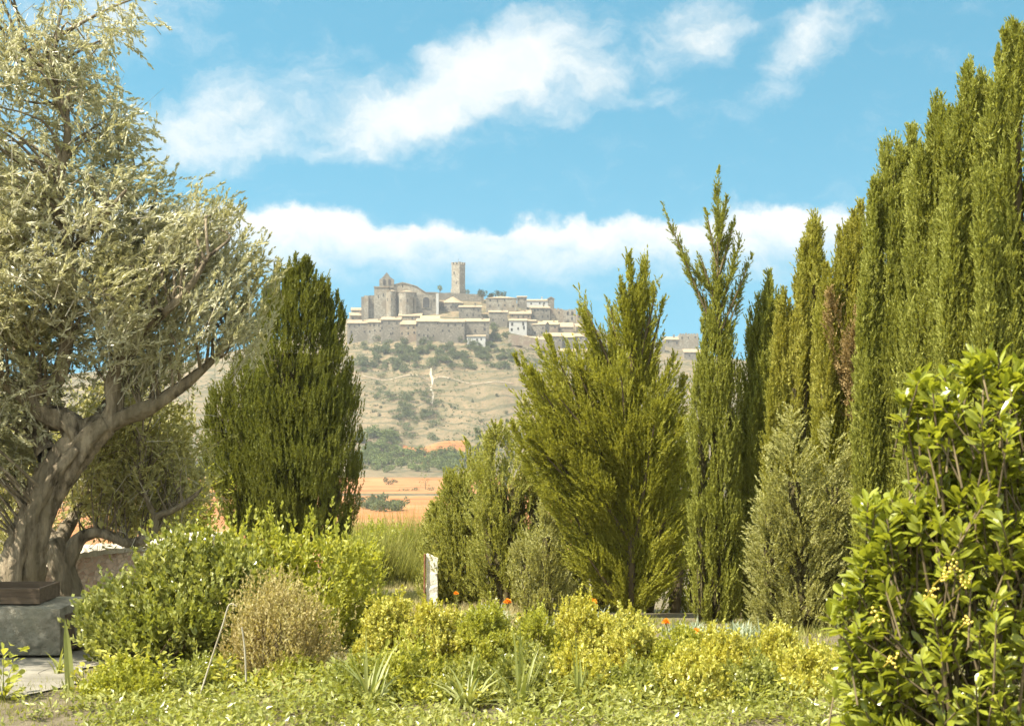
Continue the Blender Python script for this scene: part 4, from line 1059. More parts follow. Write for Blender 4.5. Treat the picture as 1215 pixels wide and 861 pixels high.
# small roofs stepping up at the left
house('small house with a pale roof above the left end of the lower row', 414, 432, 374.5, 382, 'shed', 7, 2.0, .2, 'stone_t', (3, 1))
house('topmost little house on the skyline at the left of the village', 416, 429, 368, 375, 'gable', 7, 1.6, .15, 'stone_l', (2, 1))
house('tan house with a long roof directly left of the church base', 430, 452, 374, 382, 'shed', 7, 2.2, .0, 'stone_t', (4, 1))
# middle
house('low tan house under the big apse', 473, 500, 375, 384, 'shed', 6, 1.8, .0, 'stone_t', (4, 1))
house('small house with a bright ochre roof under the church arch', 499, 521, 378.5, 386, 'shed', 6, 2.0, 0, 'stone', (3, 1), tile='tile_y')
house('house with bright eaves and a white right corner below the tower', 544.5, 571, 364.5, 381, 'shed', 8, 1.4, 0, 'stone', (4, 2))
house('large square house on the skyline right of the dark pines', 577, 613, 353.5, 372, 'hip', 11, 1.6, 0, 'stone_l', (4, 2), chim=False)
house('plain house stepping down below the large square house', 580, 602, 370.5, 388, 'shed', 8, 1.4, 0, 'stone', (3, 2))
house('long house with a pale roof above the white house', 604.5, 630, 372.5, 381, 'shed', 7, 2.4, 0, 'stone_t', (4, 1))
house('white house with balcony openings right of centre', 604, 625, 380.5, 397, 'shed', 8, 1.4, 0, 'white', (3, 2), ws=(1.0, 1.7))
house('half white house joined to the right of the white house', 625, 636, 381, 398, 'shed', 8, 1.2, .0, 'stone_l', (2, 2))
house('grey house with a blank side wall right of the white houses', 634, 650, 385, 402, 'gable', 9, 1.6, -.3, 'stone', (2, 2))
house('little tower house on the skyline next to the large square house', 613.5, 625, 352.5, 366, 'shed', 6, .9, 0, 'stone', (2, 2))
house('white walled house with a low roof on the skyline', 625, 650, 357, 367, 'shed', 8, 1.4, 0, 'white', (4, 1))
house('tall grey gabled end house at the right of the skyline', 650, 657.5, 354.5, 368, 'cross', 9, 1.0, 0, 'stone', (1, 2))
house('grey house with a row of windows under the white skyline house', 629, 652, 365.5, 381, 'shed', 8, 1.6, .1, 'stone', (4, 2))
house('ruined tan wall with jagged top right of the skyline houses', 653, 668, 367, 384, 'flat', 3, 0, .1, 'stone_t', (2, 1), name='ruined_house', cat='ruin')
house('ruined house with two dark openings on the right shoulder of the hill', 668, 684, 368.5, 385, 'flat', 5, 0, -.1, 'stone_l', (2, 2), name='ruined_house', cat='ruin', ws=(1.1, 2.2))
house('tumbledown wall at the right of the ruined houses', 684, 702, 373, 387, 'flat', 4, 0, .15, 'stone_t', (3, 1), name='ruined_house', cat='ruin')
house('small tan house with a yellow roof in the middle of the right slope', 645, 662, 385, 396, 'shed', 7, 2.4, 0, 'stone_t', (2, 1), tile='tile_y')
house('broad tan roofed house below the ruined houses', 660, 680, 388, 399, 'shed', 8, 2.8, 0, 'stone_t', (3, 1))
house('grey house with yellow roof patches low on the right slope', 648, 667, 399, 416, 'shed', 8, 2.2, .0, 'stone', (3, 2))
house('grey house with an ochre lean-to roof next to the last cypress bough', 667, 681, 400, 416, 'shed', 8, 2.6, .0, 'stone', (2, 2), tile='tile_y')
house('house with a sloping outside stair low on the right slope', 681, 697, 399, 418, 'gable', 8, 1.8, -.25, 'stone', (2, 2))
house('house with a bright gable facing left near the juniper tips', 696, 716, 397, 417, 'cross', 9, 2.6, .3, 'stone_l', (3, 2))
house('tan house above the bright gabled one', 683, 700, 388, 398, 'shed', 7, 2.2, .1, 'stone_t', (2, 1))
house('small low house with a flat tan roof at the foot of the white houses', 607, 626, 403, 412, 'shed', 8, 2.4, 0, 'stone_t', (3, 1))
house('little house in the trees left of the lowest grey houses', 628, 646, 403, 415, 'shed', 8, 2.0, .2, 'stone_t', (2, 1))
house('low house half hidden in scrub at the foot of the right slope', 664, 684, 417, 428, 'shed', 8, 1.8, 0, 'stone', (3, 1))
house('lowest house on the right slope, behind the juniper tips', 690, 712, 418, 430, 'gable', 8, 1.8, .2, 'stone_l', (3, 1))
house('pale square house alone on the ridge between juniper and narrow cypress', 806, 829, 397, 412, 'flat', 9, 0, 0, 'stone_l', (3, 1))
house('low white roofed shed left of the pale square ridge house', 788, 806, 403, 412, 'shed', 8, 2.0, .1, 'stone_l', (2, 1))
house('small ruin on the ridge just right of the juniper', 775, 789, 406, 416, 'flat', 5, 0, 0, 'stone', (2, 1), name='ruined_house', cat='ruin')
house('terraced stone house on the ridge below the pale square one', 812, 836, 418, 428, 'shed', 8, 2.0, 0, 'stone', (2, 1))

# castle tower and wall on the summit
Yt = 846.0; m_ = Yt / F
def loc(px, py, Y): return P(px, py, Y)
c0 = loc(543.5, 350, Yt)
yaw = math.radians(-33)
e = empty('castle_tower', (c0[0], Yt + 4, c0[2] - 3), 'tall square stone castle tower with a notched top on the summit', 'tower', rz=yaw)
side = 5.9; Ht = (350 - 313.5) * m_ + 3
g = Geo(); prism(g, [(-side / 2 - .35, -side / 2 - .35), (side / 2 + .35, -side / 2 - .35), (side / 2 + .35, side / 2 + .35), (-side / 2 - .35, side / 2 + .35)], -6, 7, 0)
prism(g, [(-side / 2, -side / 2), (side / 2, -side / 2), (side / 2, side / 2), (-side / 2, side / 2)], 7, Ht, 0)
o = g.build('wall', M['stone_l']); o.parent = e
for (mx, my) in ((-1, -1), (1, -1), (1, 1), (-1, 1), (0, -1), (1, 0), (-1, 0)):
    g = Geo(); box(g, (mx * (side / 2 - .5), my * (side / 2 - .5), Ht + .75), (1.25, 1.25, 1.5)); o = g.build('merlon', M['stone_l']); o.parent = e
g = Geo(); tube(g, [(0, 0, Ht), (0, 0, Ht + 4)], [.12, .08], 6, 3); o = g.build('mast', M['iron']); o.parent = e
for (zz, sx) in ((Ht - 5, -.9), (Ht - 11, .6)):
    add_win(e, sx, -side / 2 - .02, zz, .7, 1.5); 
add_win(e, -side / 2 - .02, .3, Ht - 6, .7, 1.5, rz=math.pi / 2)

def wall_run(label, pts, Y, hpx, thick, mat, name='stone_wall', cat='wall', group=None):
    g = Geo(); a = [P(px, py, Y) for px, py in pts]
    e0 = a[0]
    for p, q2 in zip(a[:-1], a[1:]):
        zlo = min(p[2], q2[2]) - hpx * Y / F
        v = [(p[0], Y, zlo), (q2[0], Y, zlo), (q2[0], Y, q2[2]), (p[0], Y, p[2]), (p[0], Y + thick, zlo), (q2[0], Y + thick, zlo), (q2[0], Y + thick, q2[2]), (p[0], Y + thick, p[2])]
        g.add(v, [[0, 1, 2, 3], [5, 4, 7, 6], [3, 2, 6, 7], [1, 5, 6, 2], [4, 0, 3, 7]])
    return tag(g.build(name, M[mat]), label, cat, group)
wall_run('long grey castle curtain wall between church and pines, below the tower', [(519, 347), (527, 347.5), (536, 347), (545, 348), (553, 348.5), (562, 348.8), (574, 349)], 843, 28, 2.0, 'stone', cat='wall')
wall_run('pale retaining wall under the white houses', [(603, 397), (620, 398), (640, 402), (650, 404)], 772, 12, 1.2, 'stone_t', cat='wall')
# round-roofed building below the tower
cH = loc(536, 380, 822); mH = 822 / F
e = empty('polygonal_house', (cH[0], 827, cH[2]), 'many sided stone building with a low pointed tan roof in front of the castle wall', 'house')
poly = [(math.cos(a_) * 14 * mH, math.sin(a_) * 10 * mH) for a_ in np.linspace(0, 6.283, 10, endpoint=False) + .3]
hH = (380 - 359) * mH
g = Geo(); prism(g, poly, -6, hH); o = g.build('wall', M['stone']); o.parent = e
g = Geo(); cone(g, [(x_ * 1.08, y_ * 1.08) for x_, y_ in poly], hH + .02, hH + 8.2 * mH, (0.5, 0)); o = g.build('roof', M['tile']); o.parent = e
for k_ in range(3): add_win(e, (-7 + 6 * k_) * mH, -9.9 * mH, hH - 2.5, .8, 1.2)

# the church
Yc = 818.0; mc = Yc / F
def cp(px, py, dy=0): p = P(px, py, Yc); return (p[0], Yc + dy, p[2])
z0 = cp(0, 378)[2]
e = empty('church', (cp(475, 378)[0], Yc + 8, z0), 'large stone church with rounded apses and pointed bell gable left of the tower', 'church')
ex, ey = e.location.x, e.location.y
def L(px): return cp(px, 0)[0] - ex
def Zp(py): return cp(0, py)[2] - z0
def cpart(name, g, mat, parent=None):
    o = g.build(name, M[mat]); o.parent = parent or e; return o
def blk(x0, x1, top, y0, y1, mat='stone_l', name='wall'):
    g = Geo(); box(g, ((L(x0) + L(x1)) / 2, (y0 + y1) / 2, (Zp(top) - 8) / 2), (L(x1) - L(x0), y1 - y0, Zp(top) + 8)); return cpart(name, g, mat)
# nave with its pitched end
g = Geo()
prof_ = [(459, 341), (467, 337.5), (477, 334.8), (484, 336.6), (494, 339.5), (499, 343), (505, 346.8), (519, 347)]
bot = Zp(395)
top = [(L(a_), Zp(b_)) for a_, b_ in prof_]
n_ = len(top)
for y_ in (-4.0, 12.0):
    v = [(x_, y_, z_) for x_, z_ in top] + [(x_, y_, bot) for x_, z_ in top]
    g.add(v, [[i, n_ + i, n_ + i + 1, i + 1] for i in range(n_ - 1)])
for xx_, zz_ in (top[0], top[-1]): g.add([(xx_, -4, bot), (xx_, 12, bot), (xx_, 12, zz_), (xx_, -4, zz_)], [[0, 1, 2, 3]])
nave = cpart('nave', g, 'stone_l')
g = Geo(); v = [(x_, -4.4, z_ + .05) for x_, z_ in top] + [(x_, 12.4, z_ + .05) for x_, z_ in top] + [(x_, -4.4, z_ + .5) for x_, z_ in top] + [(x_, 12.4, z_ + .5) for x_, z_ in top]
f = [[2 * n_ + i, 2 * n_ + i + 1, 3 * n_ + i + 1, 3 * n_ + i] for i in range(n_ - 1)] + [[i, i + 1, 2 * n_ + i + 1, 2 * n_ + i] for i in range(n_ - 1)]
g.add(v, f); cpart('roof', g, 'stone_t')
blk(444, 461, 340.5, -8, 6)                       # square block under the bell gable
g = Geo(); box(g, ((L(443.3) + L(461.6)) / 2, -1, Zp(340.3)), (L(461.6) - L(443.3), 14.8, .5)); cpart('cornice', g, 'stone_t')
g = Geo()                                          # left low chapels
blk(428, 431.5, 351.5, -5, 6, 'stone', 'chapel'); blk(431.8, 437, 350.5, -7.5, 6, 'stone_l', 'chapel'); blk(437.2, 444, 350.0, -6, 6, 'stone', 'chapel')
def apse(cx_, r, top, base_y, rad_y, label_mat='stone_l', rise=1.2):
    th = np.linspace(math.pi, 2 * math.pi, 9)
    R_ = r * mc
    poly = [(L(cx_) + math.cos(t_) * R_, base_y + math.sin(t_) * rad_y) for t_ in th]
    g = Geo(); prism(g, poly, Zp(395), Zp(top)); a_ = cpart('apse', g, label_mat)
    g = Geo(); cone(g, [(L(cx_) + math.cos(t_) * (R_ + .35), base_y + math.sin(t_) * (rad_y + .35)) for t_ in th], Zp(top) + .02, Zp(top) + rise, (L(cx_), base_y)); cpart('apse_roof', g, 'tile', a_)
    for k_ in (2, 4, 6):
        o = add_win(a_, (poly[k_][0] + poly[min(k_ + 1, 8)][0]) / 2, (poly[k_][1] + poly[min(k_ + 1, 8)][1]) / 2, Zp(top) - 5, .5, 1.8, .35)
apse(464, 6.8, 345.5, -5, 5.5)
apse(482, 10.8, 346.8, -4, 7.5, 'stone_l', 1.6)
blk(493, 519, 349.5, -7, -4.02, 'stone', 'bay')
def arch(px, top, bottom, wpx, y, parent=None, mat='pane', name='arch_window', dep=.3):
    g = Geo(); w_ = wpx * mc / 2; zb_, zt_ = Zp(bottom), Zp(top)
    th = np.linspace(0, math.pi, 9); pts = [(w_ * math.cos(t_), zt_ - w_ + w_ * math.sin(t_)) for t_ in th] + [(-w_, zb_), (w_, zb_)]
    n = len(pts); v = [(L(px) + a_, y, b_) for a_, b_ in pts] + [(L(px) + a_, y - dep, b_) for a_, b_ in pts]
    g.add(v, [[i, (i + 1) % n, n + (i + 1) % n, n + i] for i in range(n)])
    c = [(L(px), y - dep, (zb_ + zt_) / 2)]
    g.add([v[n + i] for i in range(n)] + c, [[i, (i + 1) % n, n] for i in range(n)])
    return cpart(name, g, mat, parent)
arch(505.5, 350.8, 365.5, 10.5, -7.02, mat='stone_l', name='arch_surround', dep=.35); arch(505.5, 352.2, 364.5, 7.6, -7.38, dep=.12)
blk(517.5, 520.5, 348, -8.5, -7.02, 'white', 'buttress')
blk(491.5, 494, 352, -8.6, -7.02, 'stone_l', 'buttress')
# bell gable
g = Geo(); yb0, yb1 = -5.0, -2.6
ol = [(449.5, 341), (449.5, 331), (452.5, 329), (458.4, 322.4), (462.5, 328.2), (466.8, 331), (466.8, 341)]
def gable_face(y): return [(L(a_), y, Zp(b_)) for a_, b_ in ol]
n_ = len(ol); va = gable_face(yb0); vb = gable_face(yb1)
g.add(va + vb, [[i, (i + 1) % n_, n_ + (i + 1) % n_, n_ + i] for i in range(n_)])
for vv in (va, vb):
    c = np.mean(np.array(vv), axis=0); g.add(vv + [tuple(c)], [[i, (i + 1) % n_, n_] for i in range(n_)])
bg_ = cpart('bell_gable', g, 'stone')
arch(455.5, 330.6, 337.5, 3.2, yb0 - .02, bg_, 'pane', 'bell_arch', .15); arch(461.8, 330.6, 337.5, 3.2, yb0 - .02, bg_, 'pane', 'bell_arch', .15)
for (px_, py_) in ((449, 352), (455, 350), (477, 338.4), (515, 356)):
    o = add_win(e, L(px_), -8.03 if px_ < 461 else (-4.05 if px_ < 490 else -7.05), Zp(py_), .6, 1.8, .12)

# ------------------------------------------------------------------ far trees and scrub
def far_crown(name, n, sx, sz, mat, ll, lw, base=.15, lobes=6):
    g = Geo(); cs = R.normal(0, .45, (lobes, 3)) * [1, 1, .6]
    k = R.integers(0, lobes, n); v = nrm(R.normal(size=(n, 3))) * R.uniform(.35, .62, (n, 1)) + cs[k]
    pos = v * [sx, sx, sz] + [0, 0, sz * 1.0 + base]
    d = nrm(v) + R.normal(0, .5, (n, 3)) + [0, 0, .4]
    leaves(g, pos, d, ll * R.uniform(.6, 1.3, n), lw, 'diamond'); return g
def far_tree(name, n, sx, sz, mat, ll, lw, trunk=True):
    e = bpy.data.objects.new(name, None); COL.objects.link(e)
    far_crown(name, n, sx, sz, mat, ll, lw).build('crown', M[mat]).parent = e
    if trunk:
        tg = Geo(); tube(tg, [(0, 0, -1), (0, 0, sz * 1.1)], [.18, .08], 5, 3); t = tg.build('trunk', M['stem']); t.parent = e
    return e
def dup(e):
    c = e.copy(); COL.objects.link(c)
    for ch in e.children:
        d_ = ch.copy(); COL.objects.link(d_); d_.parent = c
    return c
def scatter(protos, spots, label, group, cat='tree', smin=.7, smax=1.3):
    used = {}
    for (px, py) in spots:
        k = int(R.integers(0, len(protos))); Y = depth_for(px, py, 560) if py < 562 else (CAMZ + 22) * F / (py - HY)
        x = (px - CX) / F * Y
        if used.get(k): o = dup(protos[k])
        else: o = protos[k]; used[k] = True
        tag(o, label, cat, group)
        s = R.uniform(smin, smax); o.location = (x, Y, float(gz(x, Y)) - .2); o.scale = (s * R.uniform(.85, 1.2), s, s * R.uniform(.8, 1.15)); o.rotation_euler = (0, 0, R.random() * 6.28)
    for k, p in enumerate(protos):
        if not used.get(k):
            for ch in list(p.children): bpy.data.objects.remove(ch)
            bpy.data.objects.remove(p)
def rect_spots(n, x0, x1, y0, y1): return [(R.uniform(x0, x1), R.uniform(y0, y1)) for _ in range(n)]
# thicket under the village
pr = [far_tree('hillside_tree', 260, 2.6, 2.0, 'scrub', .95, .5) for _ in range(4)]
sp = rect_spots(56, 425, 600, 411, 421) + rect_spots(70, 470, 610, 417, 438) + rect_spots(26, 418, 480, 422, 442) + rect_spots(10, 575, 606, 385, 412) + rect_spots(12, 600, 720, 418, 440) + rect_spots(10, 430, 600, 405, 410)
scatter(pr, sp, 'grey green tree in the thicket below the village houses', 'trees of the thicket below the village', smin=.45, smax=.95)
# dark bushes along the ravine and on the slope
pr = [far_tree('slope_bush', 170, 2.0, 1.5, 'scrub', .8, .42, False) for _ in range(3)]
sp = [(448 + t_ * 68 + R.normal(0, 5), 462 + t_ * 40 + R.normal(0, 7)) for t_ in R.random(34)] + rect_spots(34, 474, 524, 466, 500) + rect_spots(30, 462, 518, 490, 524)
scatter(pr, sp, 'round green bush beside the ravine on the dry hillside', 'bushes along the ravine', 'bush', .4, .95)
pr = [far_tree('slope_bush', 120, 1.5, 1.2, 'pine', .7, .4, False) for _ in range(2)]
scatter(pr, [(446, 482), (449, 494), (455, 479), (443, 489), (451, 484), (536, 484), (526, 482), (539, 487), (590, 470), (560, 478), (600, 490), (570, 500), (434, 470)], 'small dark lone bush dotted on the bare slope', 'lone bushes on the slope', 'bush', .5, .9)
# tree belt at the foot of the hill
pr = [far_tree('valley_tree', 300, 2.9, 2.4, 'scrub2', .95, .5) for _ in range(4)]
sp = rect_spots(70, 425, 545, 540, 561) + rect_spots(40, 424, 475, 516, 548) + rect_spots(8, 520, 560, 545, 560) + rect_spots(20, 180, 300, 540, 562) + rect_spots(8, 555, 640, 520, 556)
scatter(pr, sp, 'green tree in the belt along the foot of the hill', 'trees of the belt along the foot of the hill', smin=.5, smax=1.15)
pr = [far_tree('valley_tree', 260, 2.2, 2.0, 'scrub', .8, .45) for _ in range(3)]
scatter(pr, rect_spots(12, 428, 452, 596, 606) + rect_spots(10, 440, 482, 602, 607), 'grey green tree in the clump at the left of the red field', 'clump in the red field', smin=.5, smax=1.0)
# single field trees
def lone(label, px, py, hpx, wpx, mat, name, n=300, Y=None, cat='tree'):
    Y = Y or ((CAMZ + 22) * F / (py - HY) if py >= 562 else depth_for(px, py)); m1 = Y / F
    e = far_tree(name, n, wpx * m1 * .42, hpx * m1 * .42, mat, max(.35, 1.6 * m1), max(.2, .8 * m1)); x = (px - CX) / F * Y
    e.location = (x, Y, float(gz(x, Y)) - .2); tag(e, label, cat); return e
lone('rounded dark bush alone in the red field', 461, 575, 11, 13, 'pine', 'field_bush', cat='bush')
lone('small dark shrub right beside the rounded bush in the red field', 469, 573, 5, 5, 'pine', 'field_bush', 80, cat='bush')
lone('thin pale tree standing at the hedge line of the red field', 505, 581, 24, 14, 'scrub2', 'field_tree', 130)
lone('hedge bush at the left of the thin field tree', 494, 582, 4, 10, 'scrub', 'field_bush', 90, cat='bush')
lone('hedge bush at the right of the thin field tree', 512, 582, 5, 8, 'scrub', 'field_bush', 90, cat='bush')
lone('low hedge bush in the middle of the red field boundary', 482, 582, 3, 12, 'scrub', 'field_bush', 90, cat='bush')
lone('rounded bush on the terrace field at the foot of the hill', 537, 545, 12, 16, 'scrub2', 'field_bush', cat='bush')
# slender poplars
def poplar(label, px, top, base_py, w, Y):
    x = (px - CX) / F * Y; zb_ = float(gz(x, Y)); zt_ = P(px, top, Y)[2]
    e = empty('poplar', (x, Y, zb_), label, 'tree')
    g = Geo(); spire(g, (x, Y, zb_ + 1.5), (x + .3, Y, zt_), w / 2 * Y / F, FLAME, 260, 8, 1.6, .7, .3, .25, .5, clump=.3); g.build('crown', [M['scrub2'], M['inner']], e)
    tg = Geo(); tube(tg, [(x, Y, zb_ - .5), (x, Y, zb_ + 5)], [.3, .2], 6, 3); tg.build('trunk', M['stem'], e)
poplar('slender poplar rising above the pale conifers against the dry slope', 566, 500, 560, 14, 470)
poplar('second poplar to the right, half hidden by the juniper', 601, 498, 560, 14, 455)
# trees on the summit
def pine(label, px, py, w, h, Y=838, mat='pine', n=420):
    m1 = Y / F; x = (px - CX) / F * Y; zc = P(px, py, Y)[2]; zb_ = zc - h * m1 * .9
    e = empty('summit_tree', (x, Y, zb_), label, 'tree')
    g = far_crown('crown', n, w * m1 * .40, h * m1 * .36, mat, .9, .5, lobes=9); o = g.build('crown', M[mat]); o.parent = e
    o.location = (0, 0, h * m1 * .35)
    tg = Geo(); tube(tg, [(0, 0, -3), (0, 0, h * m1 * .7)], [.3, .18], 6, 3); t = tg.build('trunk', M['stem']); t.parent = e
pine('dark leaning pine on the skyline just right of the castle wall', 572, 346, 11, 12)
pine('round headed dark pine above the large square house', 593, 347, 17, 13)
pine('small dark pine between the two larger skyline pines', 582, 350, 7, 7)
pine('tiny pale tree on the skyline between church and tower', 522, 340, 6, 8, 846, 'scrub2', 120)
pine('small tree at the right foot of the castle tower', 555, 345, 4, 8, 846, 'scrub', 80)
# scrub: uncountable small tufts on the dry slopes
g = Geo(); n = 11000
px = R.uniform(150, 860, n); Ys = R.uniform(640, 800, n); x = (px - CX) / F * Ys
keep = (np.sin(x * .09 + Ys * .05) + np.sin(x * .023 - Ys * .09) + R.normal(0, .8, n)) > .3
x, Ys = x[keep], Ys[keep]; n = len(x)
pos = np.stack([x, Ys, gz(x, Ys)], 1)
for k in range(4):
    leaves(g, pos + R.normal(0, .35, pos.shape) * [1, 1, .2], np.stack([R.normal(0, .6, n), R.normal(0, .6, n), np.ones(n)], 1), R.uniform(.4, 1.0, n), .6, 'diamond')
struct(g.build('hillside_scrub', M['scrub']), 'stuff')
g = Geo(); n = 5000
px = R.uniform(-100, 560, n); Ys = R.uniform(120, 225, n); x = (px - CX) / F * Ys; pos = np.stack([x, Ys, gz(x, Ys)], 1)
leaves(g, pos, np.stack([R.normal(0, .6, n), R.normal(0, .6, n), np.ones(n)], 1), R.uniform(.4, 1.2, n), .5, 'diamond')
struct(g.build('valley_scrub', M['scrub2']), 'stuff')

# ------------------------------------------------------------------ light, sky, haze, camera
to_sun = Vector((-.84, -.42, 0)).normalized() * math.cos(math.radians(55)) + Vector((0, 0, math.sin(math.radians(55))))
sl = bpy.data.lights.new('sun', 'SUN'); sl.energy = 5.0; sl.angle = math.radians(.5); sl.color = (1, .93, .80)
so = bpy.data.objects.new('sun', sl); COL.objects.link(so); so.rotation_euler = (-to_sun).to_track_quat('-Z', 'Y').to_euler(); so.location = (-60, 30, 80)

W = bpy.data.worlds.new('World'); S.world = W; W.use_nodes = True; nt = W.node_tree; nt.nodes.clear()
out = nt.nodes.new('ShaderNodeOutputWorld'); bg = nt.nodes.new('ShaderNodeBackground'); nt.links.new(bg.outputs[0], out.inputs[0])
sky = nt.nodes.new('ShaderNodeTexSky'); sky.sky_type = 'NISHITA'; sky.sun_disc = False
sky.sun_elevation = math.radians(55); sky.sun_rotation = math.atan2(to_sun.x, to_sun.y); sky.altitude = 600; sky.air_density = 1.0; sky.dust_density = .4; sky.ozone_density = 1.5
SKY_STR = .073
bg.inputs['Strength'].default_value = SKY_STR
tc = nt.nodes.new('ShaderNodeTexCoord'); sep = nt.nodes.new('ShaderNodeSeparateXYZ'); nt.links.new(tc.outputs['Generated'], sep.inputs[0])
# clear mountain air: the blue of the higher sky comes down close to the horizon
sv = nt.nodes.new('ShaderNodeVectorMath'); sv.operation = 'ADD'; nt.links.new(tc.outputs['Generated'], sv.inputs[0]); sv.inputs[1].default_value = (0, 0, .32)
sn_ = nt.nodes.new('ShaderNodeVectorMath'); sn_.operation = 'NORMALIZE'; nt.links.new(sv.outputs[0], sn_.inputs[0]); nt.links.new(sn_.outputs[0], sky.inputs[0])
def mth(op, a, b=None, c=None):
    n = nt.nodes.new('ShaderNodeMath'); n.operation = op
    for i, v_ in enumerate((a, b, c)):
        if v_ is None: continue
        if isinstance(v_, bpy.types.NodeSocket): nt.links.new(v_, n.inputs[i])
        else: n.inputs[i].default_value = v_
    return n.outputs[0]
az = mth('ARCTAN2', sep.outputs[0], sep.outputs[1]); el = mth('ARCSINE', sep.outputs[2])
cmb = nt.nodes.new('ShaderNodeCombineXYZ'); nt.links.new(az, cmb.inputs[0]); nt.links.new(el, cmb.inputs[1])
AE = cmb.outputs[0]
def nz(scale, detail, rough, vec, stretch=None, off=(0, 0, 0)):
    mp = nt.nodes.new('ShaderNodeMapping'); mp.inputs['Scale'].default_value = stretch or (1, 1, 1); mp.inputs['Location'].default_value = off
    nt.links.new(vec, mp.inputs[0])
    n = nt.nodes.new('ShaderNodeTexNoise'); n.inputs['Scale'].default_value = scale; n.inputs['Detail'].default_value = detail; n.inputs['Roughness'].default_value = rough
    nt.links.new(mp.outputs[0], n.inputs['Vector']); return n
# warp
wn = nz(22, 5, .6, AE)
vs = nt.nodes.new('ShaderNodeVectorMath'); vs.operation = 'SUBTRACT'; nt.links.new(wn.outputs['Color'], vs.inputs[0]); vs.inputs[1].default_value = (.5, .5, .5)
vm = nt.nodes.new('ShaderNodeVectorMath'); vm.operation = 'SCALE'; nt.links.new(vs.outputs[0], vm.inputs[0]); vm.inputs['Scale'].default_value = .045
va = nt.nodes.new('ShaderNodeVectorMath'); va.operation = 'ADD'; nt.links.new(AE, va.inputs[0]); nt.links.new(vm.outputs[0], va.inputs[1])
AW = va.outputs[0]
def blobs(lst, vec):
    tot = None
    for (px, py, rx, ry, rot, amp) in lst:
        a_ = math.atan((px - CX) / F); e_ = math.atan((HY - py) / F * math.cos(a_))
        mp = nt.nodes.new('ShaderNodeMapping'); mp.vector_type = 'TEXTURE'
        mp.inputs['Location'].default_value = (a_, e_, 0); mp.inputs['Rotation'].default_value = (0, 0, math.radians(rot)); mp.inputs['Scale'].default_value = (rx / F, ry / F, 1)
        nt.links.new(vec, mp.inputs[0])
        gr = nt.nodes.new('ShaderNodeTexGradient'); gr.gradient_type = 'SPHERICAL'; nt.links.new(mp.outputs[0], gr.inputs[0])
        tot = mth('MULTIPLY', gr.outputs['Fac'], amp) if tot is None else mth('MULTIPLY_ADD', gr.outputs['Fac'], amp, tot)
    return tot
high = blobs([(445, 150, 110, 45, 12, 1.0), (545, 95, 170, 62, 24, 1.25), (610, 62, 120, 45, 10, .9), (690, 88, 120, 55, 5, .8), (590, 120, 160, 55, 8, .7), (290, 132, 190, 75, 18, .85), (220, 165, 130, 50, 0, .6),
              (832, 42, 85, 52, 15, .95), (965, 45, 100, 50, 35, 1.0), (785, 118, 48, 24, 0, .7), (900, 118, 60, 22, 15, .45), (120, 20, 170, 70, 0, .9), (425, 188, 120, 24, 0, .35),
              (700, 20, 300, 40, 0, .22), (-150, 150, 260, 150, 0, .8), (1330, 90, 200, 80, 20, .8)], AW)
wisp = nz(26, 8, .62, AW, (1, 2.0, 1), (.3, .1, 0)).outputs['Fac']
hd = mth('ADD', mth('MULTIPLY', high, .9), mth('MULTIPLY', mth('SUBTRACT', wisp, .52), 1.5))
hm = nt.nodes.new('ShaderNodeMapRange'); hm.interpolation_type = 'SMOOTHSTEP'; nt.links.new(hd, hm.inputs[0]); hm.inputs[1].default_value = .0; hm.inputs[2].default_value = 1.25
low = blobs([(235, 298, 95, 80, 0, 1.6), (300, 300, 90, 80, 0, 1.4), (375, 300, 90, 72, 0, 1.2), (440, 305, 80, 75, 0, 1.3), (520, 312, 90, 75, 0, 1.3), (590, 315, 90, 66, 0, 1.25), (660, 308, 95, 72, 0, 1.3),
             (730, 305, 85, 72, 0, 1.3), (800, 318, 90, 70, 0, 1.2), (870, 300, 90, 72, 0, 1.3), (940, 296, 80, 70, 0, 1.25), (1020, 305, 110, 75, 0, 1.2), (1120, 310, 150, 80, 0, 1.2), (130, 302, 130, 85, 0, 1.5), (0, 310, 150, 80, 0, 1.2)], AW)
puff = nz(30, 7, .6, AW, (1, 1.4, 1), (.7, .4, 0)).outputs['Fac']
ld_ = mth('ADD', low, mth('MULTIPLY', mth('SUBTRACT', puff, .5), .75))
lm = nt.nodes.new('ShaderNodeMapRange'); lm.interpolation_type = 'SMOOTHSTEP'; nt.links.new(ld_, lm.inputs[0]); lm.inputs[1].default_value = .25; lm.inputs[2].default_value = .75
# the bank dissolves downwards into the blue
ev = mth('MULTIPLY', mth('SUBTRACT', el, math.atan((HY - 354) / F)), 1.0 / (92 / F))
fade = nt.nodes.new('ShaderNodeMapRange'); fade.interpolation_type = 'SMOOTHSTEP'; nt.links.new(mth('ADD', ev, mth('MULTIPLY', mth('SUBTRACT', puff, .5), .9)), fade.inputs[0]); fade.inputs[1].default_value = .05; fade.inputs[2].default_value = .95
lmask = mth('MULTIPLY', lm.outputs[0], fade.outputs[0])
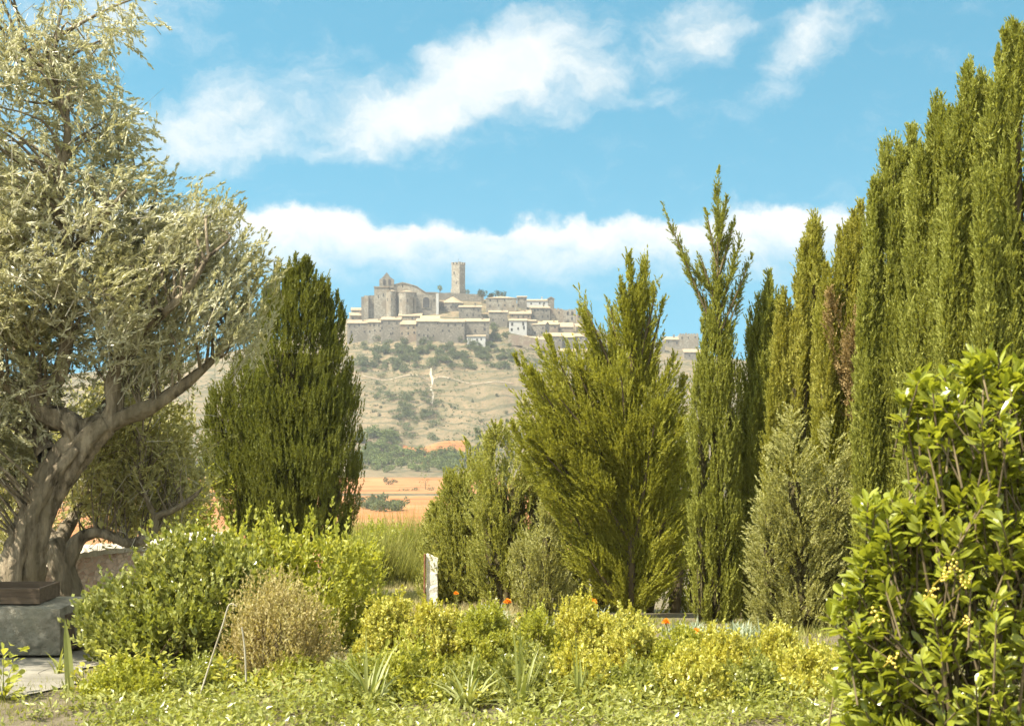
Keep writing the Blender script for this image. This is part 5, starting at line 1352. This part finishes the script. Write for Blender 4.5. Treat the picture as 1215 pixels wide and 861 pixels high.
# broken cloud added above and behind, out of view, to raise fill light
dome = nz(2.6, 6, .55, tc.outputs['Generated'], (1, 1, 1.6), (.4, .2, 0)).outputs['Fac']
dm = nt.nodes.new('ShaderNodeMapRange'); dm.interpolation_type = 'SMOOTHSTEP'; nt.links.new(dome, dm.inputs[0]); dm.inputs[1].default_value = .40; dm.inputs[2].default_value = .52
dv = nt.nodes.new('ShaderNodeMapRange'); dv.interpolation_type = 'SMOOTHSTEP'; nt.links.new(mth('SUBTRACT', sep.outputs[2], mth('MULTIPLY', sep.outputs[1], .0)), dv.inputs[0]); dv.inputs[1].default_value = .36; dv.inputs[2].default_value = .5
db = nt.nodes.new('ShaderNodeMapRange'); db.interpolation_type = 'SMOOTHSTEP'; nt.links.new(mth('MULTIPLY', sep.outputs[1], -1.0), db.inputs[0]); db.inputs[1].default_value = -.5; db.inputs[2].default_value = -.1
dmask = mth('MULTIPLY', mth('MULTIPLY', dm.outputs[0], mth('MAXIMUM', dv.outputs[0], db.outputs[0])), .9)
mask = mth('MAXIMUM', mth('MAXIMUM', mth('MULTIPLY', hm.outputs[0], .88), mth('MULTIPLY', lmask, .98)), 0.0)
skyc = mixc(nt, 1.0, sky.outputs[0], (.66, 1.46, 1.20), 'MULTIPLY')
CLOUD = 5.6
shade = ramp(nt, nz(38, 6, .6, AW, (1, 1.3, 1), (.2, .9, 0)).outputs['Fac'], [(.3, (.86, .92, .95)), (.62, (1, .99, .94))])
cl = mixc(nt, 1.0, shade, (CLOUD, CLOUD, CLOUD), 'MULTIPLY')
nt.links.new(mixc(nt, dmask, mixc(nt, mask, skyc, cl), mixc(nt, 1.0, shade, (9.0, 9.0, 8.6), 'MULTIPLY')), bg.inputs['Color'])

HAZE = .0002
if HAZE:
    g = Geo(); box(g, (0, 450, 45), (3000, 1300, 140))
    hz = g.build('haze', []); m, hn, ho = newmat('haze_air')
    pv = hn.nodes.new('ShaderNodeVolumePrincipled'); pv.inputs['Color'].default_value = (.86, .90, .95, 1); pv.inputs['Density'].default_value = HAZE; pv.inputs['Anisotropy'].default_value = .2
    hn.links.new(pv.outputs[0], ho.inputs['Volume']); hz.data.materials.append(m); hz['kind'] = 'stuff'

cam = bpy.data.cameras.new('camera'); cam.sensor_fit = 'HORIZONTAL'; cam.sensor_width = 36; cam.lens = 36 * F / 1215
cam.shift_y = (HY - 430.5) / 1215; cam.clip_end = 12000; cam.clip_start = .05
cam.dof.use_dof = True; cam.dof.focus_distance = 22; cam.dof.aperture_fstop = 8
co = bpy.data.objects.new('camera', cam); COL.objects.link(co); co.location = (0, 0, CAMZ); co.rotation_euler = (math.pi / 2, 0, 0)
S.camera = co
S.view_settings.view_transform = 'Standard'; S.view_settings.look = 'None'; S.view_settings.exposure = 1.45; S.view_settings.gamma = 1
S.view_settings.use_curve_mapping = False
S.cycles.max_bounces = 8; S.cycles.diffuse_bounces = 6; S.cycles.transmission_bounces = 4; S.cycles.volume_bounces = 0
